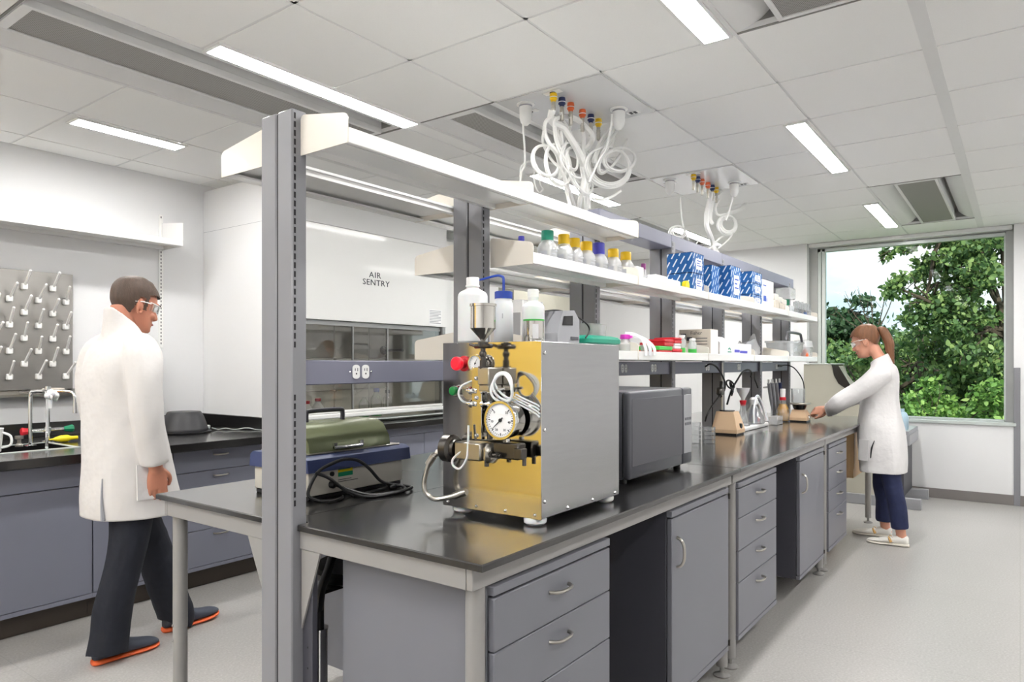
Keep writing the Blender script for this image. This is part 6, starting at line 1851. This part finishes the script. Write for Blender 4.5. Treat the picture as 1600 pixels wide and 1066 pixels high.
# hair: shell over the skull, cut along the hairline, and a ponytail
hr = MB().loft(head_rings(H, .012, 40, .003))
def wcut(p):
    q = Vector(p)
    o0 = H(0, 0, 0); ex = (H(1, 0, 0) - o0); ez = (H(0, 0, 1) - o0); ey = (H(0, 1, 0) - o0)
    v = q - o0
    x, y, z = v.dot(ex) / ex.length_squared, v.dot(ey) / ey.length_squared, v.dot(ez) / ez.length_squared
    if z < .02: return True
    line = .172 if x > .06 else (.172 - (.06 - x) * .85 if x > -.002 else (.119 if x > -.018 else .119 - (-.018 - x) * 1.5))
    return z < line
hr2 = fuse('hair', hr, .005, 2, 'hair_auburn', person, 'auburn hair pulled back', org=(6.05, .85, 0), cut=wcut)
pt = MB().tube([H(-.095, 0, .155), H(-.118, .0, .160), H(-.138, .004, .135), P(-.032, .004, 1.545), P(-.040, .003, 1.48), P(-.052, .0, 1.42), P(-.064, 0, 1.375)], .03, 14, smooth=5, radii=[.016, .024, .034, .036, .031, .018, .005], flat=.85)
part('ponytail', pt, 'hair_auburn', hr2, angle=180)
part('hair_tie', MB().tube([H(-.100, 0, .156), H(-.114, 0, .159)], .0235, 14), 'dark_steel', hr2)
# coat
ct_ = MB()
ct_.loft(smooth_rings([Bw.ell(.535, .005, .160, .205, n=36, p=2.6), Bw.ell(.62, .010, .166, .208, n=36, p=2.6), Bw.ell(.75, .018, .168, .212, n=36, p=2.5), Bw.ell(.88, .024, .163, .205, n=36), Bw.ell(1.0, .030, .142, .188, n=36), Bw.ell(1.12, .030, .130, .180, n=36),
                       Bw.ell(1.22, .015, .120, .185, n=36), Bw.ell(1.30, .002, .105, .190, n=36), Bw.ell(1.35, .002, .088, .150, n=36), Bw.ell(1.375, .010, .074, .10, n=36), Bw.ell(1.395, .018, .064, .075, n=36)], 4))
cl_ = [Bw.ell(1.355, .008, .078, .09, n=28), Bw.ell(1.395, .022, .070, .076, n=28, tilt=-.35), Bw.ell(1.425, .032, .065, .068, n=28, tilt=-.7)]
ct_.loft(smooth_rings(cl_, 3))
for s_, wp_ in ((1, (.362, .150, 1.018)), (-1, (.362, .000, 1.024))):
    ct_.tube([P(-.015, s_ * .140, 1.315), P(.015, s_ * .175, 1.285), P(.10, s_ * .205, 1.205), P(.205, s_ * .212, 1.128), P(.30, (s_ * .205 + wp_[1]) / 2 + s_ * .03, 1.068), P(*wp_)], .07, 16, smooth=5, radii=[.070, .079, .076, .071, .062, .053])
coat = fuse('lab_coat', ct_, .007, 4, 'coat_white', person, 'knee length white lab coat', org=(6.05, .85, 0), disp=wrinkle(.0075, 10, 3),
            cut=lambda p: p.z < .548)
sd_ = coat.modifiers.new('thick', 'SOLIDIFY'); sd_.thickness = .004; sd_.offset = -1
sl_ = MB().tube([P(.035, .2185, .80), P(.055, .2165, .74), P(.062, .2165, .665)], .006, 6, smooth=4, radii=[.002, .006, .0035])
part('pocket_slit', sl_, 'groove_black', coat)
pkm = MB().add([P(.150, .158, .80), P(.075, .209, .80), P(.080, .212, .64), P(.155, .163, .64), P(.152, .168, .80), P(.077, .219, .80), P(.082, .222, .64), P(.157, .173, .64)], [(0, 1, 2, 3), (4, 7, 6, 5), (0, 4, 5, 1), (1, 5, 6, 2), (2, 6, 7, 3), (3, 7, 4, 0)])
part('pocket', pkm, 'coat_white', coat)
for s_, wp_ in ((1, (.368, .148, 1.016)), (-1, (.368, .002, 1.022))):
    part('cuff', MB().tube([P(wp_[0] - .02, wp_[1], wp_[2] + .005), P(wp_[0] + .012, wp_[1] - .004 * s_, wp_[2] - .001)], .0545, 18, radii=[.0565, .0545]), 'coat_white', coat)
tr = MB()
for s_, hipf, kn, an in ((1, -.02, (-.065, .10), (-.118, .085)), (-1, .01, (.035, -.115), (.022, -.148))):
    tr.tube([P(hipf, s_ * .085, .90), P(hipf - .004, s_ * .09, .75), P(kn[0], kn[1], .48), P((kn[0] + an[0]) / 2 - .008, (kn[1] + an[1]) / 2, .30), P(an[0], an[1], .135)], .08, 18, smooth=5, radii=[.088, .084, .066, .062, .062])
tro = fuse('trousers', tr, .007, 3, 'denim_navy', person, 'dark blue jeans', org=(6.05, .85, 0), disp=wrinkle(.004, 16, 5))
shoe(Bw, -.178, .108, .085, 0, 'shoe_white', 'sole_pale', person, 'shoe_gold', .084)
shoe(Bw, -.036, .252, -.150, 0, 'shoe_white', 'sole_pale', person, 'shoe_gold', .084)

# ------------------------------------------------------------------ the man walking past
Bm = Body((1.60, 3.46, 0), (1, 0, 0))
P = Bm.P
H = head_frame(Bm, .004, 1.552, R(15), 1.06)
mb = MB()
add_head(mb, H)
mb.loft(smooth_rings([Bm.ell(1.44, -.03, .065, .12, n=20), Bm.ell(1.51, -.03, .055, .070, n=20), Bm.ell(1.56, -.028, .058, .062, n=20), Bm.ell(1.60, -.022, .056, .057, n=20), Bm.ell(1.66, -.010, .060, .058, n=20)], 3))
mb.loft(smooth_rings([Bm.ell(.86, -.01, .12, .17, n=20), Bm.ell(1.0, -.01, .12, .17, n=20), Bm.ell(1.15, -.01, .115, .165, n=20), Bm.ell(1.32, -.02, .12, .18, n=20), Bm.ell(1.42, -.02, .08, .15, n=20), Bm.ell(1.47, -.02, .055, .09, n=20)], 3))
wr, wl = P(.005, -.262, .900), P(.03, .262, .90)
limb(mb, [P(-.03, -.18, 1.39), P(-.045, -.262, 1.16), wr], [.055, .044, .030])
limb(mb, [P(-.03, .18, 1.39), P(-.02, .262, 1.16), wl], [.055, .044, .030])
add_hand(mb, wr, (.10, -.0, -1), (.25, 1, 0), 1.08, .45, thumb=1)
add_hand(mb, wl, (.12, 0, -1), (.25, -1, 0), 1.08, .45, thumb=-1)
LEGS = ((-1, (-.02, -.095), (-.050, -.10), (-.105, -.055)), (1, (.0, .095), (.155, .10), (.285, .085)))
for s_, hp_, kn, an in LEGS:
    limb(mb, [P(hp_[0], hp_[1], .92), P(kn[0], kn[1], .50), P(an[0], an[1], .10)], [.092, .056, .040])
man = fuse('person', mb, .0045, 3, 'skin_warm', org=(1.60, 3.46, 0), label='man in a white lab coat and dark trousers walking past the sink', cat='person')
head_bits(H, man)
glasses(H, man)
hr = MB().loft(head_rings(H, .011, 40, .003))
hr.sph(H(-.01, 0, .20), .075, .065, .035)
def mcut(p):
    o0 = H(0, 0, 0); ex = (H(1, 0, 0) - o0); ez = (H(0, 0, 1) - o0)
    v = Vector(p) - o0
    x, z = v.dot(ex) / ex.length_squared, v.dot(ez) / ez.length_squared
    if z < -.012 or (z < .03 and x > -.03): return True
    line = .168 if x > .05 else (.168 - (.05 - x) * .35 if x > .022 else (.085 if x > .006 else (.138 if x > -.022 else .138 - (-.022 - x) * 6)))
    return z < line
fuse('hair', hr, .005, 2, 'hair_brown', man, 'short dark brown hair', org=(1.60, 3.46, 0), cut=mcut)
cm = MB()
cm.loft(smooth_rings([Bm.ell(.655, .022, .205, .235, n=36, p=2.4), Bm.ell(.75, .015, .200, .235, n=36, p=2.4), Bm.ell(.90, .002, .182, .225, n=36), Bm.ell(1.05, -.012, .165, .212, n=36), Bm.ell(1.20, -.02, .158, .210, n=36), Bm.ell(1.34, -.022, .152, .215, n=36),
                      Bm.ell(1.43, -.022, .128, .212, n=36), Bm.ell(1.485, -.016, .10, .160, n=36), Bm.ell(1.52, -.022, .080, .105, n=36), Bm.ell(1.545, -.022, .070, .085, n=36)], 4))
cm.loft(smooth_rings([Bm.ell(1.49, -.022, .088, .10, n=28), Bm.ell(1.535, -.024, .076, .082, n=28, tilt=-.3), Bm.ell(1.598, -.022, .072, .070, n=28, tilt=-.75)], 3))
for s_, wf in ((-1, -.004), (1, .02)):
    cm.tube([P(-.022, s_ * .10, 1.475), P(-.025, s_ * .165, 1.45), P(-.032, s_ * .215, 1.41), P(-.042, s_ * .252, 1.28), P(-.045 if s_ < 0 else -.02, s_ * .268, 1.15), P(-.025 if s_ < 0 else .0, s_ * .268, 1.03), P(wf, s_ * .264, .925)], .08, 16, smooth=5, radii=[.062, .076, .084, .080, .074, .067, .058])
mc = fuse('lab_coat', cm, .008, 4, 'coat_warm', man, 'long white lab coat', org=(1.60, 3.46, 0), disp=wrinkle(.0075, 9, 8, .45), cut=lambda p: p.z < .668)
sd_ = mc.modifiers.new('thick', 'SOLIDIFY'); sd_.thickness = .004; sd_.offset = -1
part('coat_vent', MB().tube([P(-.165, -.120, .86), P(-.170, -.128, .76), P(-.168, -.135, .672)], .004, 6, smooth=3, radii=[.002, .006, .010]), 'print_grey', mc)
part('pocket', MB().add([P(.06, -.232, .92), P(-.07, -.233, .92), P(-.07, -.241, .76), P(.06, -.240, .76), P(.06, -.240, .92), P(-.07, -.241, .92), P(-.07, -.249, .76), P(.06, -.248, .76)], [(0, 1, 2, 3), (4, 7, 6, 5), (0, 4, 5, 1), (1, 5, 6, 2), (2, 6, 7, 3), (3, 7, 4, 0)]), 'coat_white', mc)
tr = MB()
for s_, hp_, kn, an in LEGS:
    tr.tube([P(hp_[0], hp_[1], .96), P(hp_[0], hp_[1], .80), P(kn[0], kn[1], .50), P((kn[0] + an[0]) / 2 - .01, (kn[1] + an[1]) / 2, .30), P(an[0] - .005, an[1], .085), P(an[0] - .01, an[1], .040)], .09, 18, smooth=5, radii=[.105, .102, .085, .080, .086, .090])
fuse('trousers', tr, .008, 3, 'denim_black', man, 'dark blue black trousers', org=(1.60, 3.46, 0), disp=wrinkle(.006, 13, 2))
shoe(Bm, -.175, .125, -.045, 0, 'shoe_slate', 'sole_orange', man, None, .115, 0, 1.05)
shoe(Bm, .215, .515, .085, 0, 'shoe_slate', 'sole_orange', man, None, .115, .03, 1.05)
SUN_E, SKY_E, EXPO = 4.6, 1.05, 0.47
# ================================================================== LIGHT, WORLD, CAMERA
sun = bpy.data.objects.new('sun', bpy.data.lights.new('sun', 'SUN'))
sun.data.energy = SUN_E; sun.data.angle = R(1.0); sun.data.color = (1, .96, .88)
COL.objects.link(sun); sun.location = (5, -4, 12)
sun.rotation_euler = Vector((1.0, .45, -1.0)).to_track_quat('-Z', 'Y').to_euler()

wd_ = bpy.data.worlds.new('sky'); bpy.context.scene.world = wd_; wd_.use_nodes = True
nt = wd_.node_tree; bgn = nt.nodes['Background']
tc = nt.nodes.new('ShaderNodeTexCoord')
mp = nt.nodes.new('ShaderNodeMapping'); mp.inputs['Scale'].default_value = (1, 1, 2.2)
nt.links.new(tc.outputs['Generated'], mp.inputs['Vector'])
nz = nt.nodes.new('ShaderNodeTexNoise'); nz.inputs['Scale'].default_value = 4.5; nz.inputs['Detail'].default_value = 7; nz.inputs['Roughness'].default_value = .55
nt.links.new(mp.outputs[0], nz.inputs['Vector'])
cr = nt.nodes.new('ShaderNodeValToRGB')
cr.color_ramp.elements[0].position = .38; cr.color_ramp.elements[0].color = (.60, .79, .93, 1)
cr.color_ramp.elements[1].position = .60; cr.color_ramp.elements[1].color = (.95, .97, 1.0, 1)
nt.links.new(nz.outputs['Fac'], cr.inputs[0])
nt.links.new(cr.outputs[0], bgn.inputs['Color'])
bgn.inputs['Strength'].default_value = SKY_E

cam_d = bpy.data.cameras.new('camera'); cam = bpy.data.objects.new('camera', cam_d); COL.objects.link(cam)
cam_d.sensor_width = 36; cam_d.lens = F_PX / 1600 * 36
cam_d.shift_y = (CY - 533) / 1600
cam.location = (0, 0, CAM_H)
cam.rotation_euler = (PI / 2, 0, -(PI / 2 - math.atan2(SA, CA)))
cam_d.clip_start = .02; cam_d.clip_end = 200
sc_ = bpy.context.scene
sc_.camera = cam
sc_.view_settings.view_transform = 'Standard'; sc_.view_settings.look = 'None'
sc_.view_settings.gamma = 1; sc_.view_settings.exposure = EXPO; sc_.view_settings.use_curve_mapping = False
sc_.cycles.use_denoising = True
sc_.cycles.max_bounces = 10; sc_.cycles.transparent_max_bounces = 24
sc_.cycles.sample_clamp_indirect = 8
sc_.cycles.caustics_reflective = False; sc_.cycles.caustics_refractive = False
